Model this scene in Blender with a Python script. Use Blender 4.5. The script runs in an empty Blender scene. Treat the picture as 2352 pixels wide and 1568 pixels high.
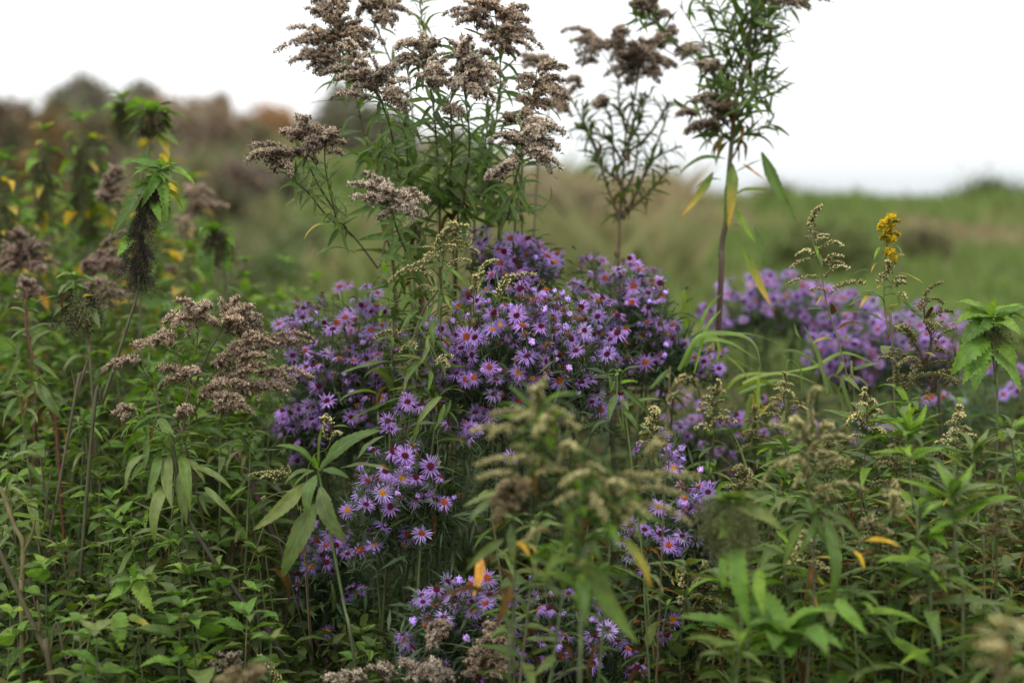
import bpy, math, random
import numpy as np
from mathutils import Vector, Matrix, noise

RNG = random.Random(7)
NR = np.random.default_rng(7)
C = bpy.context.scene.collection
D = bpy.data
SC = bpy.context.scene

# ------------------------------------------------------------------ camera, sky, sun, exposure
CAMH, PITCH = 1.35, math.radians(-6.0)
cam = D.cameras.new('camera'); camo = D.objects.new('camera', cam); C.objects.link(camo)
cam.lens = 50; cam.sensor_width = 36; cam.clip_start = 0.05; cam.clip_end = 600
camo.location = (0, 0, CAMH); camo.rotation_euler = (math.radians(90) + PITCH, 0, 0)
cam.dof.use_dof = True; cam.dof.focus_distance = 2.11; cam.dof.aperture_fstop = 2.0
cam.dof.aperture_blades = 8
SC.camera = camo
SC.view_settings.view_transform = 'Standard'; SC.view_settings.look = 'None'
SC.view_settings.exposure = 0.34; SC.view_settings.gamma = 1.0
SC.render.engine = 'CYCLES'
cy = SC.cycles
cy.use_denoising = True
cy.max_bounces = 6; cy.diffuse_bounces = 4; cy.glossy_bounces = 2; cy.transmission_bounces = 3; cy.transparent_max_bounces = 4
cy.use_adaptive_sampling = False
cy.sample_clamp_indirect = 4.0

SUN_EL, SUN_AZ = math.radians(58), math.radians(205)
w = D.worlds.new('World'); SC.world = w; w.use_nodes = True
nt = w.node_tree; nt.nodes.clear(); N = nt.nodes; LK = nt.links
out = N.new('ShaderNodeOutputWorld')
sky = N.new('ShaderNodeTexSky'); sky.sky_type = 'NISHITA'; sky.sun_disc = False
sky.sun_elevation = SUN_EL; sky.sun_rotation = SUN_AZ
b1 = N.new('ShaderNodeBackground'); b1.inputs[1].default_value = 0.12
LK.new(sky.outputs[0], b1.inputs[0])
tc = N.new('ShaderNodeTexCoord'); sx = N.new('ShaderNodeSeparateXYZ'); LK.new(tc.outputs['Generated'], sx.inputs[0])
rp = N.new('ShaderNodeValToRGB'); LK.new(sx.outputs[2], rp.inputs[0])
e = rp.color_ramp.elements
e[0].position = 0.0; e[0].color = (0.62, 0.66, 0.695, 1)
e[1].position = 0.07; e[1].color = (0.99, 0.995, 1.0, 1)
x = rp.color_ramp.elements.new(0.025); x.color = (0.80, 0.83, 0.85, 1)
b2 = N.new('ShaderNodeBackground'); b2.inputs[1].default_value = 1.02
LK.new(rp.outputs[0], b2.inputs[0])
# cloud cover is brighter towards the zenith, as under any overcast sky
mr = N.new('ShaderNodeMapRange'); LK.new(sx.outputs[2], mr.inputs[0])
mr.inputs[1].default_value = 0.05; mr.inputs[2].default_value = 1.0; mr.inputs[3].default_value = 1.08; mr.inputs[4].default_value = 1.45
LK.new(mr.outputs[0], b2.inputs[1])
mx = N.new('ShaderNodeMixShader'); mx.inputs[0].default_value = 0.9
LK.new(b1.outputs[0], mx.inputs[1]); LK.new(b2.outputs[0], mx.inputs[2]); LK.new(mx.outputs[0], out.inputs[0])
sl = D.lights.new('sun', 'SUN'); sl.energy = 1.4; sl.angle = math.radians(18); sl.color = (1.0, 0.97, 0.93)
so = D.objects.new('sun', sl); C.objects.link(so)
# light comes from high up, behind the camera and a little to its left
sd = Vector((-0.35, -0.55, 1.0)).normalized()
so.rotation_euler = sd.to_track_quat('Z', 'Y').to_euler()

FWD = Vector((0, math.cos(PITCH), math.sin(PITCH))); UPV = Vector((0, -math.sin(PITCH), math.cos(PITCH)))
CAM = Vector((0, 0, CAMH))
def P(px, py, d):
    return CAM + FWD * d + Vector((1, 0, 0)) * ((px - 1176) / 2352 * 0.72 * d) + UPV * ((784 - py) / 2352 * 0.72 * d)
def crop(x0, y0, s):
    return lambda X, Y: ((x0 + X / s) * 0.9408, (y0 + Y / s) * 0.9408)
def rnd(a, b): return RNG.uniform(a, b)

# ------------------------------------------------------------------ materials
def new_mat(name):
    m = D.materials.new(name); m.use_nodes = True; m.node_tree.nodes.clear(); return m
def out_mix(nt, col, rough, spec, trans, tcol=None, bump=None):
    N, L = nt.nodes, nt.links
    o = N.new('ShaderNodeOutputMaterial'); p = N.new('ShaderNodeBsdfPrincipled')
    p.inputs['Roughness'].default_value = rough; p.inputs['Specular IOR Level'].default_value = spec
    L.new(col, p.inputs['Base Color'])
    if bump is not None: L.new(bump, p.inputs['Normal'])
    if trans > 0:
        t = N.new('ShaderNodeBsdfTranslucent'); m = N.new('ShaderNodeMixShader'); m.inputs[0].default_value = trans
        if tcol is not None:
            k = N.new('ShaderNodeMix'); k.data_type = 'RGBA'; k.blend_type = 'MULTIPLY'; k.inputs[0].default_value = 1
            L.new(col, k.inputs[6]); k.inputs[7].default_value = (*tcol, 1); L.new(k.outputs[2], t.inputs[0])
        else: L.new(col, t.inputs[0])
        L.new(p.outputs[0], m.inputs[1]); L.new(t.outputs[0], m.inputs[2]); L.new(m.outputs[0], o.inputs[0])
    else: L.new(p.outputs[0], o.inputs[0])
def math_node(nt, op, a, b=None, c=None):
    n = nt.nodes.new('ShaderNodeMath'); n.operation = op
    for i, v in enumerate((a, b, c)):
        if v is None: continue
        if isinstance(v, (int, float)): n.inputs[i].default_value = v
        else: nt.links.new(v, n.inputs[i])
    return n.outputs[0]
def leaf_mat(name, cols, rough=0.5, spec=0.28, trans=0.30, veins=0.35, spots=0.6, spotcol=(0.16, 0.11, 0.03), tipcol=None, nveins=7.0, gain=1.25):
    """cols: list of (pos, rgb) over the random value of a leaf."""
    m = new_mat(name); nt = m.node_tree; N, L = nt.nodes, nt.links
    oi = N.new('ShaderNodeObjectInfo'); at = N.new('ShaderNodeAttribute'); at.attribute_name = 'tint'
    uv = N.new('ShaderNodeAttribute'); uv.attribute_name = 'luv'
    sp = N.new('ShaderNodeSeparateXYZ'); L.new(uv.outputs['Vector'], sp.inputs[0])
    u, t = sp.outputs[0], sp.outputs[1]
    r = math_node(nt, 'FRACT', math_node(nt, 'ADD', oi.outputs['Random'], at.outputs['Fac']))
    rp = N.new('ShaderNodeValToRGB'); L.new(r, rp.inputs[0])
    e = rp.color_ramp.elements
    cols = [(p_, tuple(min(0.9, v * gain * k_) for v, k_ in zip(c_, (1.22, 1.07, 0.52)))) for p_, c_ in cols]
    e[0].position = cols[0][0]; e[0].color = (*cols[0][1], 1); e[1].position = cols[-1][0]; e[1].color = (*cols[-1][1], 1)
    for p_, c_ in cols[1:-1]:
        q = e.new(p_); q.color = (*c_, 1)
    col = rp.outputs[0]
    au = math_node(nt, 'ABSOLUTE', u)
    # blotches
    cb = N.new('ShaderNodeCombineXYZ'); L.new(math_node(nt, 'MULTIPLY', u, 0.5), cb.inputs[0]); L.new(math_node(nt, 'MULTIPLY', t, 3.0), cb.inputs[1]); L.new(math_node(nt, 'MULTIPLY', r, 90.0), cb.inputs[2])
    nz = N.new('ShaderNodeTexNoise'); nz.inputs['Scale'].default_value = 2.2; nz.inputs['Detail'].default_value = 3; L.new(cb.outputs[0], nz.inputs['Vector'])
    v = N.new('ShaderNodeMapRange'); L.new(nz.outputs[0], v.inputs[0]); v.inputs[1].default_value = 0.3; v.inputs[2].default_value = 0.7; v.inputs[3].default_value = 0.72; v.inputs[4].default_value = 1.28
    hs = N.new('ShaderNodeHueSaturation'); L.new(col, hs.inputs['Color']); L.new(v.outputs[0], hs.inputs['Value'])
    col = hs.outputs[0]
    # veins
    mid = N.new('ShaderNodeMapRange'); L.new(au, mid.inputs[0]); mid.inputs[1].default_value = 0.03; mid.inputs[2].default_value = 0.11; mid.inputs[3].default_value = 1; mid.inputs[4].default_value = 0
    ph = math_node(nt, 'FRACT', math_node(nt, 'SUBTRACT', math_node(nt, 'MULTIPLY', t, nveins), math_node(nt, 'MULTIPLY', au, 1.1)))
    sv = N.new('ShaderNodeMapRange'); L.new(math_node(nt, 'ABSOLUTE', math_node(nt, 'SUBTRACT', ph, 0.5)), sv.inputs[0])
    sv.inputs[1].default_value = 0.03; sv.inputs[2].default_value = 0.12; sv.inputs[3].default_value = 0.45; sv.inputs[4].default_value = 0
    vv = math_node(nt, 'MULTIPLY', math_node(nt, 'MAXIMUM', mid.outputs[0], sv.outputs[0]), veins)
    mv = N.new('ShaderNodeMix'); mv.data_type = 'RGBA'; L.new(vv, mv.inputs[0]); L.new(col, mv.inputs[6]); mv.inputs[7].default_value = (0.20, 0.26, 0.13, 1); col = mv.outputs[2]
    # brown spots and browned edges
    n2 = N.new('ShaderNodeTexNoise'); n2.inputs['Scale'].default_value = 5.5; n2.inputs['Detail'].default_value = 2; L.new(cb.outputs[0], n2.inputs['Vector'])
    edge = math_node(nt, 'ADD', n2.outputs[0], math_node(nt, 'MULTIPLY', math_node(nt, 'MAXIMUM', math_node(nt, 'POWER', t, 6.0), math_node(nt, 'POWER', au, 8.0)), 0.14))
    sm = N.new('ShaderNodeMapRange'); L.new(edge, sm.inputs[0]); sm.inputs[1].default_value = 0.60; sm.inputs[2].default_value = 0.70; sm.inputs[4].default_value = spots
    ms = N.new('ShaderNodeMix'); ms.data_type = 'RGBA'; L.new(sm.outputs[0], ms.inputs[0]); L.new(col, ms.inputs[6]); ms.inputs[7].default_value = (*spotcol, 1); col = ms.outputs[2]
    if tipcol:
        tm = N.new('ShaderNodeMapRange'); L.new(math_node(nt, 'ADD', t, math_node(nt, 'MULTIPLY', n2.outputs[0], 0.35)), tm.inputs[0]); tm.inputs[1].default_value = 0.5; tm.inputs[2].default_value = 1.0
        mt = N.new('ShaderNodeMix'); mt.data_type = 'RGBA'; L.new(tm.outputs[0], mt.inputs[0]); L.new(col, mt.inputs[6]); mt.inputs[7].default_value = (*tipcol, 1); col = mt.outputs[2]
    bp = N.new('ShaderNodeBump'); bp.inputs['Strength'].default_value = 0.35; bp.inputs['Distance'].default_value = 0.002
    L.new(math_node(nt, 'SUBTRACT', nz.outputs[0], vv), bp.inputs['Height'])
    out_mix(nt, col, rough, spec, trans, (1.25, 1.35, 0.6), bp.outputs[0])
    return m
def col_mat(name, rough=0.8, spec=0.15, trans=0.0, var=0.2, tcol=None, nscale=0):
    m = new_mat(name); nt = m.node_tree; N, L = nt.nodes, nt.links
    at = N.new('ShaderNodeAttribute'); at.attribute_name = 'col'
    oi = N.new('ShaderNodeObjectInfo')
    v = N.new('ShaderNodeMapRange'); L.new(oi.outputs['Random'], v.inputs[0]); v.inputs[3].default_value = 1 - var; v.inputs[4].default_value = 1 + var
    hs = N.new('ShaderNodeHueSaturation'); L.new(at.outputs['Color'], hs.inputs['Color'])
    val = v.outputs[0]
    if nscale:
        tcn = N.new('ShaderNodeTexCoord'); nz = N.new('ShaderNodeTexNoise'); nz.inputs['Scale'].default_value = nscale; nz.inputs['Detail'].default_value = 4
        L.new(tcn.outputs['Object'], nz.inputs['Vector'])
        val = math_node(nt, 'MULTIPLY', val, math_node(nt, 'ADD', math_node(nt, 'MULTIPLY', nz.outputs[0], 1.2), 0.4))
    L.new(val, hs.inputs['Value'])
    out_mix(nt, hs.outputs[0], rough, spec, trans, tcol)
    return m

G = {}
G['goldenrod'] = leaf_mat('goldenrod_leaf', [(0.0, (0.030, 0.064, 0.024)), (0.35, (0.046, 0.098, 0.034)), (0.7, (0.058, 0.118, 0.046)), (0.96, (0.072, 0.130, 0.034)), (1.0, (0.088, 0.135, 0.03))], spec=0.28, rough=0.5)
G['grey'] = leaf_mat('greyish_leaf', [(0.0, (0.060, 0.105, 0.060)), (0.5, (0.085, 0.135, 0.078)), (0.9, (0.10, 0.145, 0.072)), (1.0, (0.105, 0.14, 0.06))], spec=0.32, rough=0.5)
G['nettle'] = leaf_mat('nettle_leaf', [(0.0, (0.034, 0.082, 0.026)), (0.4, (0.050, 0.118, 0.034)), (0.75, (0.070, 0.150, 0.040)), (0.97, (0.085, 0.155, 0.035)), (1.0, (0.11, 0.16, 0.03))], spec=0.3, rough=0.6, veins=0.3, nveins=9, trans=0.36, gain=1.75)
G['weed'] = leaf_mat('weed_leaf', [(0.0, (0.026, 0.058, 0.024)), (0.45, (0.042, 0.092, 0.032)), (0.8, (0.062, 0.122, 0.042)), (0.97, (0.10, 0.15, 0.045)), (1.0, (0.16, 0.16, 0.04))], spec=0.3, rough=0.6, nveins=6, gain=1.05)
G['lime'] = leaf_mat('lime_leaf', [(0.0, (0.075, 0.165, 0.036)), (0.5, (0.10, 0.21, 0.04)), (1.0, (0.14, 0.25, 0.04))], spec=0.35, trans=0.38, spots=0.1)
G['yellow'] = leaf_mat('yellowed_leaf', [(0.0, (0.32, 0.27, 0.025)), (0.5, (0.42, 0.31, 0.03)), (1.0, (0.36, 0.20, 0.03))], trans=0.35, spots=0.8, spotcol=(0.14, 0.07, 0.02), veins=0.15)
G['turning'] = leaf_mat('turning_leaf', [(0.0, (0.07, 0.13, 0.03)), (1.0, (0.13, 0.18, 0.035))], trans=0.35, spots=0.5, tipcol=(0.50, 0.33, 0.06))
G['brown'] = leaf_mat('withered_leaf', [(0.0, (0.045, 0.028, 0.018)), (0.4, (0.085, 0.05, 0.03)), (0.8, (0.14, 0.09, 0.05)), (1.0, (0.16, 0.13, 0.05))], rough=0.85, spec=0.1, trans=0.12, veins=0.1, spots=0.5, spotcol=(0.05, 0.03, 0.02), gain=0.85)
G['orange'] = leaf_mat('rusty_leaf', [(0.0, (0.30, 0.13, 0.03)), (1.0, (0.42, 0.22, 0.05))], trans=0.25, spots=0.6, spotcol=(0.12, 0.06, 0.02))
G['blade'] = leaf_mat('grass_blade', [(0.0, (0.07, 0.15, 0.035)), (0.5, (0.11, 0.21, 0.045)), (1.0, (0.18, 0.24, 0.06))], spec=0.5, rough=0.4, trans=0.35, veins=0.2, spots=0.2, nveins=0.0)
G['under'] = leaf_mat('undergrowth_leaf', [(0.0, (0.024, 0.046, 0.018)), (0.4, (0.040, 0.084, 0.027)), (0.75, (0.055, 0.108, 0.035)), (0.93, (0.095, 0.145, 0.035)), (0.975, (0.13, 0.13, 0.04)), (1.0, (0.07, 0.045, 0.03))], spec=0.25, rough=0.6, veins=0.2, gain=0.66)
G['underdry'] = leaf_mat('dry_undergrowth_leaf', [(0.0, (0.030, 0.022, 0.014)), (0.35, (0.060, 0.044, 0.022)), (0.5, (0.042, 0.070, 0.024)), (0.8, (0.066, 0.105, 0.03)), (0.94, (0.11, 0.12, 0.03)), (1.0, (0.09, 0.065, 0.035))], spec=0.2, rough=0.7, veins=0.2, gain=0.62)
M_STEM = col_mat('stem', 0.6, 0.3, 0, 0.15, nscale=60)
M_SEED = col_mat('seed_fluff', 0.9, 0.08, 0.48, 0.2)
M_GRAIN = col_mat('seed_grain', 0.6, 0.25, 0.05, 0.2)
M_PETAL = col_mat('aster_petal', 0.55, 0.2, 0.30, 0.30)
M_DISC = col_mat('aster_disc', 0.8, 0.1, 0.0, 0.12)
M_FOL = col_mat('aster_foliage', 0.65, 0.25, 0.22, 0.1, (1.2, 1.3, 0.7))
M_GRASS = col_mat('meadow_grass', 0.7, 0.2, 0.2, 0.0, (1.1, 1.2, 0.7))
M_CROWN = col_mat('shrub_foliage', 0.8, 0.15, 0.2, 0.0)

# ------------------------------------------------------------------ mesh helpers
def build_mesh(name, V, quads=None, tris=None, mat=None, luv=None, tint=None, col=None, smooth=True):
    me = D.meshes.new(name); V = np.asarray(V, np.float32); n = len(V)
    me.vertices.add(n); me.vertices.foreach_set('co', V.ravel())
    li, ls, k = [], [], 0
    for arr, m in ((quads, 4), (tris, 3)):
        if arr is None or len(arr) == 0: continue
        arr = np.asarray(arr, np.int32); li.append(arr.ravel()); ls.append(np.arange(len(arr), dtype=np.int32) * m + k); k += arr.size
    li = np.concatenate(li); ls = np.concatenate(ls)
    me.loops.add(len(li)); me.loops.foreach_set('vertex_index', li)
    me.polygons.add(len(ls)); me.polygons.foreach_set('loop_start', ls)
    me.polygons.foreach_set('use_smooth', np.full(len(ls), smooth))
    if luv is not None:
        a = me.attributes.new('luv', 'FLOAT_VECTOR', 'POINT'); q = np.zeros((n, 3), np.float32); q[:, :2] = luv; a.data.foreach_set('vector', q.ravel())
    if tint is not None:
        a = me.attributes.new('tint', 'FLOAT', 'POINT'); a.data.foreach_set('value', np.asarray(tint, np.float32))
    if col is not None:
        a = me.attributes.new('col', 'FLOAT_COLOR', 'POINT'); q = np.ones((n, 4), np.float32); q[:, :3] = col; a.data.foreach_set('color', q.ravel())
    me.update(calc_edges=True)
    if mat: me.materials.append(mat)
    return me
class MB:
    """collects pieces into ONE mesh"""
    def __init__(s): s.V, s.Q, s.T, s.C, s.U, s.I, s.n = [], [], [], [], [], [], 0
    def add(s, V, Q=None, T=None, col=None, luv=None, tint=None):
        V = np.asarray(V, float); k = len(V)
        if Q is not None and len(Q): s.Q.append(np.asarray(Q) + s.n)
        if T is not None and len(T): s.T.append(np.asarray(T) + s.n)
        s.V.append(V); s.C.append(np.broadcast_to(np.array((1, 1, 1)) if col is None else np.asarray(col, float), (k, 3)))
        s.U.append(np.zeros((k, 2)) if luv is None else luv); s.I.append(np.broadcast_to(0 if tint is None else tint, (k,)))
        s.n += k
    def mesh(s, name, mat, smooth=True):
        return build_mesh(name, np.concatenate(s.V), np.concatenate(s.Q) if s.Q else None, np.concatenate(s.T) if s.T else None, mat,
                          np.concatenate(s.U), np.concatenate(s.I), np.concatenate(s.C), smooth)
def smooth_path(pts, per=5):
    pts = [np.array(p, float) for p in pts]
    if len(pts) < 3:
        return np.array([pts[0] + (pts[-1] - pts[0]) * i / per for i in range(per + 1)])
    q = [2 * pts[0] - pts[1]] + pts + [2 * pts[-1] - pts[-2]]; out = []
    for i in range(1, len(q) - 2):
        a, b, c, d = q[i - 1], q[i], q[i + 1], q[i + 2]
        for k in range(per):
            t = k / per
            out.append(0.5 * ((2 * b) + (-a + c) * t + (2 * a - 5 * b + 4 * c - d) * t * t + (-a + 3 * b - 3 * c + d) * t ** 3))
    out.append(pts[-1]); return np.array(out)
def frames(path):
    T = np.gradient(path, axis=0); T /= np.linalg.norm(T, axis=1)[:, None] + 1e-9
    ref = np.array((0.31, -0.87, 0.38)); S = np.cross(T, ref); S /= np.linalg.norm(S, axis=1)[:, None] + 1e-9
    return T, S, np.cross(S, T)
def tube(mb, path, r, col, sides=5, col2=None):
    path = np.asarray(path, float); n = len(path); T, S, B = frames(path)
    r = np.linspace(r[0], r[1], n) if isinstance(r, tuple) else np.full(n, r)
    a = np.arange(sides) * 2 * np.pi / sides
    V = path[:, None] + (S[:, None] * np.cos(a)[None, :, None] + B[:, None] * np.sin(a)[None, :, None]) * r[:, None, None]
    idx = np.arange(n * sides).reshape(n, sides); nx = np.roll(idx, -1, 1)
    Q = np.stack([idx[:-1], nx[:-1], nx[1:], idx[1:]], -1).reshape(-1, 4)
    c = np.array(col, float) if col2 is None else np.array(col)[None] + (np.array(col2) - np.array(col))[None] * np.repeat(np.linspace(0, 1, n), sides)[:, None]
    mb.add(V.reshape(-1, 3), Q, col=c)

def leaf_tpl(nl, nw, prof, bend=0.6, p=1.0, fold=0.25, wave=0.0, teeth=0, twist=0.0, seed=0):
    """leaf with its base at the origin, its tip at (0,1,0), arching up in +Z"""
    r = np.random.default_rng(seed)
    t = np.linspace(0, 1, nl + 1); th = bend * (0.5 - t ** p)
    y = np.concatenate([[0], np.cumsum(np.cos((th[1:] + th[:-1]) / 2))]) / nl; z = np.concatenate([[0], np.cumsum(np.sin((th[1:] + th[:-1]) / 2))]) / nl
    a = math.atan2(z[-1], y[-1]); L = math.hypot(y[-1], z[-1]); y, z = (y * math.cos(a) + z * math.sin(a)) / L, (-y * math.sin(a) + z * math.cos(a)) / L
    u = np.linspace(-1, 1, nw + 1)
    wd = np.array([prof(q) for q in t])
    V = np.zeros((nl + 1, nw + 1, 3)); UV = np.zeros((nl + 1, nw + 1, 2))
    dy, dz = np.gradient(y), np.gradient(z); m = np.hypot(dy, dz); ny, nz = -dz / m, dy / m
    ph = r.uniform(0, 6, 2)
    side = r.uniform(-0.05, 0.05)
    for j, uu in enumerate(u):
        ww = wd.copy(); yy = y.copy()
        if teeth and abs(uu) > 0.95:
            saw = np.where(np.arange(nl + 1) % 2 == 0, 1 + 0.12 * teeth, 1 - 0.16 * teeth); ww = ww * saw; yy = yy + np.where(np.arange(nl + 1) % 2 == 0, 0.5 / nl, 0) * (t > 0.02) * (t < 0.97)
        h = ww * fold * abs(uu) + wave * ww * np.sin(t * 13 + ph[0 if uu < 0 else 1]) * abs(uu)
        tw = twist * t
        V[:, j, 0] = uu * ww * np.cos(tw) - h * np.sin(tw) + side * np.sin(t * np.pi); hh = uu * ww * np.sin(tw) + h * np.cos(tw)
        V[:, j, 1] = yy + ny * hh; V[:, j, 2] = z + nz * hh
        UV[:, j, 0] = uu; UV[:, j, 1] = t
    idx = np.arange((nl + 1) * (nw + 1)).reshape(nl + 1, nw + 1)
    Q = np.stack([idx[:-1, :-1], idx[:-1, 1:], idx[1:, 1:], idx[1:, :-1]], -1).reshape(-1, 4)
    return V.reshape(-1, 3), Q, UV.reshape(-1, 2)
def lance(wd): return lambda t: wd * (min(1, (t / 0.28)) ** 0.8 * 0.9 + 0.1) * (1 - t ** 2.2) ** 0.9 * 1.0 + 0.002
def ovate(wd): return lambda t: wd * math.sin(math.pi * min(1, t * 1.02) ** 0.62) ** 0.9 * (1 - 0.15 * t) + 0.004 if 0 < t < 0.98 else 0.006
def strap(wd): return lambda t: wd * (0.6 + 0.4 * math.sin(math.pi * t ** 0.7)) * (1 - t ** 5) + 0.001
TPL = {
    'lance': [leaf_tpl(9, 4, lance(0.086), b, pp, 0.30, 0.15, 0, tw, i) for i, (b, pp, tw) in enumerate(((0.4, 1, 0.1), (0.9, 1.2, -0.2), (1.5, 1.3, 0.3), (2.0, 1.0, 0.0), (0.15, 1, 0.5), (1.2, 0.8, -0.6)))],
    'broad': [leaf_tpl(22, 4, lance(0.105), b, 1.1, 0.22, 0.10, 0.3, tw, i) for i, (b, tw) in enumerate(((0.5, 0.1), (0.9, -0.2), (1.4, 0.2), (0.2, 0.0)))],
    'nettle': [leaf_tpl(22, 4, ovate(0.20), b, 1.0, 0.28, 0.12, 1, tw, i) for i, (b, tw) in enumerate(((0.5, 0.1), (1.0, -0.2), (1.5, 0.2), (0.8, 0.5)))],
    'weed': [leaf_tpl(8, 4, ovate(0.23), b, 1.0, 0.30, 0.15, 0, tw, i) for i, (b, tw) in enumerate(((0.5, 0.1), (1.0, -0.3), (1.4, 0.4), (0.2, 0.6)))],
    'blade': [leaf_tpl(16, 2, strap(0.028), b, 1.3, 0.4, 0, 0, tw, i) for i, (b, tw) in enumerate(((1.4, 0.6), (2.2, -0.8), (0.6, 1.2)))],
    'withered': [leaf_tpl(9, 4, lance(0.08), b, 1.0, 1.1, 0.7, 0, tw, i) for i, (b, tw) in enumerate(((1.6, 2.2), (2.4, -2.6), (0.9, 3.0)))],
}
LOW = {'lance': [leaf_tpl(4, 2, lance(0.08), b, 1, 0.3, 0, 0, tw, 0) for b, tw in ((0.6, 0.2), (1.3, -0.3), (1.8, 0.2))],
       'ovate': [leaf_tpl(5, 2, ovate(0.22), b, 1, 0.3, 0, 0, tw, 0) for b, tw in ((0.4, 0.3), (1.2, -0.3), (0.9, 0.6))]}
_lm = {}
def leaf_mesh(kind, matk, i=None):
    k = RNG.randrange(len(TPL[kind])) if i is None else i
    key = (kind, matk, k)
    if key not in _lm:
        V, Q, U = TPL[kind][k]; _lm[key] = build_mesh(kind + '_leaf_' + matk, V, Q, None, G[matk], U, np.zeros(len(V)))
    return _lm[key]

# ------------------------------------------------------------------ object helpers
def thing(name, label, cat, loc, group=None):
    o = D.objects.new(name, None); C.objects.link(o); o.location = loc; o.empty_display_size = 0.05
    o['label'] = label; o['category'] = cat
    if group: o['group'] = group
    return o
def part(name, me, parent, M=None, kind=None):
    o = D.objects.new(name, me); C.objects.link(o); o.parent = parent
    if M is not None:
        o.matrix_basis = M
    if kind: o['kind'] = kind
    return o
def chord_matrix(p0, p1, up, ws=1.0, origin=Vector((0, 0, 0)), zs=1.0):
    y = p1 - p0; L = y.length or 1e-4; yn = y / L
    z = up - yn * up.dot(yn)
    if z.length < 1e-3: z = Vector((1, 0.2, 0)) - yn * yn.x
    z.normalize(); x = yn.cross(z)
    p = p0 - origin
    return Matrix(((x.x * L * ws, yn.x * L, z.x * L * zs, p.x), (x.y * L * ws, yn.y * L, z.y * L * zs, p.y), (x.z * L * ws, yn.z * L, z.z * L * zs, p.z), (0, 0, 0, 1)))
def rdir(s=1.0): return Vector((rnd(-1, 1), rnd(-1, 1), rnd(-1, 1))) * s
def put_leaf(root, kind, matk, p0, p1, up=None, ws=None, name='leaf', i=None):
    up = (Vector((0, -0.35, 1)) + rdir(0.45)) if up is None else up
    return part(name, leaf_mesh(kind, matk, i), root, chord_matrix(p0, p1, up, rnd(0.8, 1.2) if ws is None else ws, root.location))

# ------------------------------------------------------------------ seed heads
def fluff_head(mb, p, up, s, pal, dark, nf=11, nb=4):
    """one tiny seed head: brown bracts below, a tuft of pappus above"""
    p = np.asarray(p); up = np.asarray(up) / (np.linalg.norm(up) + 1e-9)
    n = nf + nb; pal = np.array(pal) * NR.choice((0.62, 0.95, 1.22))
    d = NR.normal(size=(n, 3)); d /= np.linalg.norm(d, axis=1)[:, None]
    d[:nf] = d[:nf] * 0.9 + up * 0.85; d[nf:] = d[nf:] * 0.9 - up * 0.5
    d /= np.linalg.norm(d, axis=1)[:, None]
    sd = np.cross(d, NR.normal(size=(n, 3))); sd /= np.linalg.norm(sd, axis=1)[:, None] + 1e-9
    ln = s * NR.uniform(0.65, 1.5, n); wd = s * np.concatenate([NR.uniform(0.06, 0.19, nf), NR.uniform(0.25, 0.4, nb)])
    tip = p + d * ln[:, None]
    V = np.stack([p + sd * wd[:, None] * 0.25 - d * s * 0.1, tip + sd * wd[:, None], tip - sd * wd[:, None]], 1).reshape(-1, 3)
    c = np.concatenate([np.array(pal)[None] * NR.uniform(0.7, 1.25, (nf, 1)), np.array(dark)[None] * NR.uniform(0.6, 1.4, (nb, 1))])
    c = np.repeat(c, 3, 0); c[::3] *= 0.6
    mb.add(V, None, np.arange(n * 3).reshape(-1, 3), col=c)
def grain(mb, p, d, s, c0, c1):
    d = np.asarray(d, float); d /= np.linalg.norm(d) + 1e-9; a = np.cross(d, (0.3, 0.5, 0.8)); a /= np.linalg.norm(a) + 1e-9; b = np.cross(d, a)
    ring = [p + d * s * 0.42 + (a * math.cos(k * 2.094) + b * math.sin(k * 2.094)) * s * 0.26 for k in range(3)]
    r2 = [p + d * s * 0.8 + (a * math.cos(k * 2.094 + 1) + b * math.sin(k * 2.094 + 1)) * s * 0.20 for k in range(3)]
    V = [p] + ring + r2 + [p + d * s * 1.1]
    T = [(0, 2, 1), (0, 3, 2), (0, 1, 3), (1, 2, 4), (2, 5, 4), (2, 3, 5), (3, 6, 5), (3, 1, 6), (1, 4, 6), (4, 5, 7), (5, 6, 7), (6, 4, 7)]
    c0, c1 = np.array(c0) * NR.uniform(0.7, 1.3), np.array(c1) * NR.uniform(0.8, 1.2)
    mb.add(V, None, T, col=np.array([c0 * 0.7] + [c0] * 3 + [c1] * 3 + [c1]))
PAL = {'beige': ((0.88, 0.76, 0.61), (0.15, 0.10, 0.075)), 'brown': ((0.80, 0.65, 0.49), (0.14, 0.085, 0.055)), 'pinkish': ((0.66, 0.51, 0.40), (0.11, 0.07, 0.055)),
       'dark': ((0.72, 0.59, 0.45), (0.12, 0.08, 0.06)), 'yellow': ((0.88, 0.62, 0.03), (0.22, 0.22, 0.04)), 'olive': ((0.30, 0.25, 0.10), (0.11, 0.085, 0.03)),
       'tan': ((0.50, 0.41, 0.24), (0.12, 0.08, 0.04))}
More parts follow.
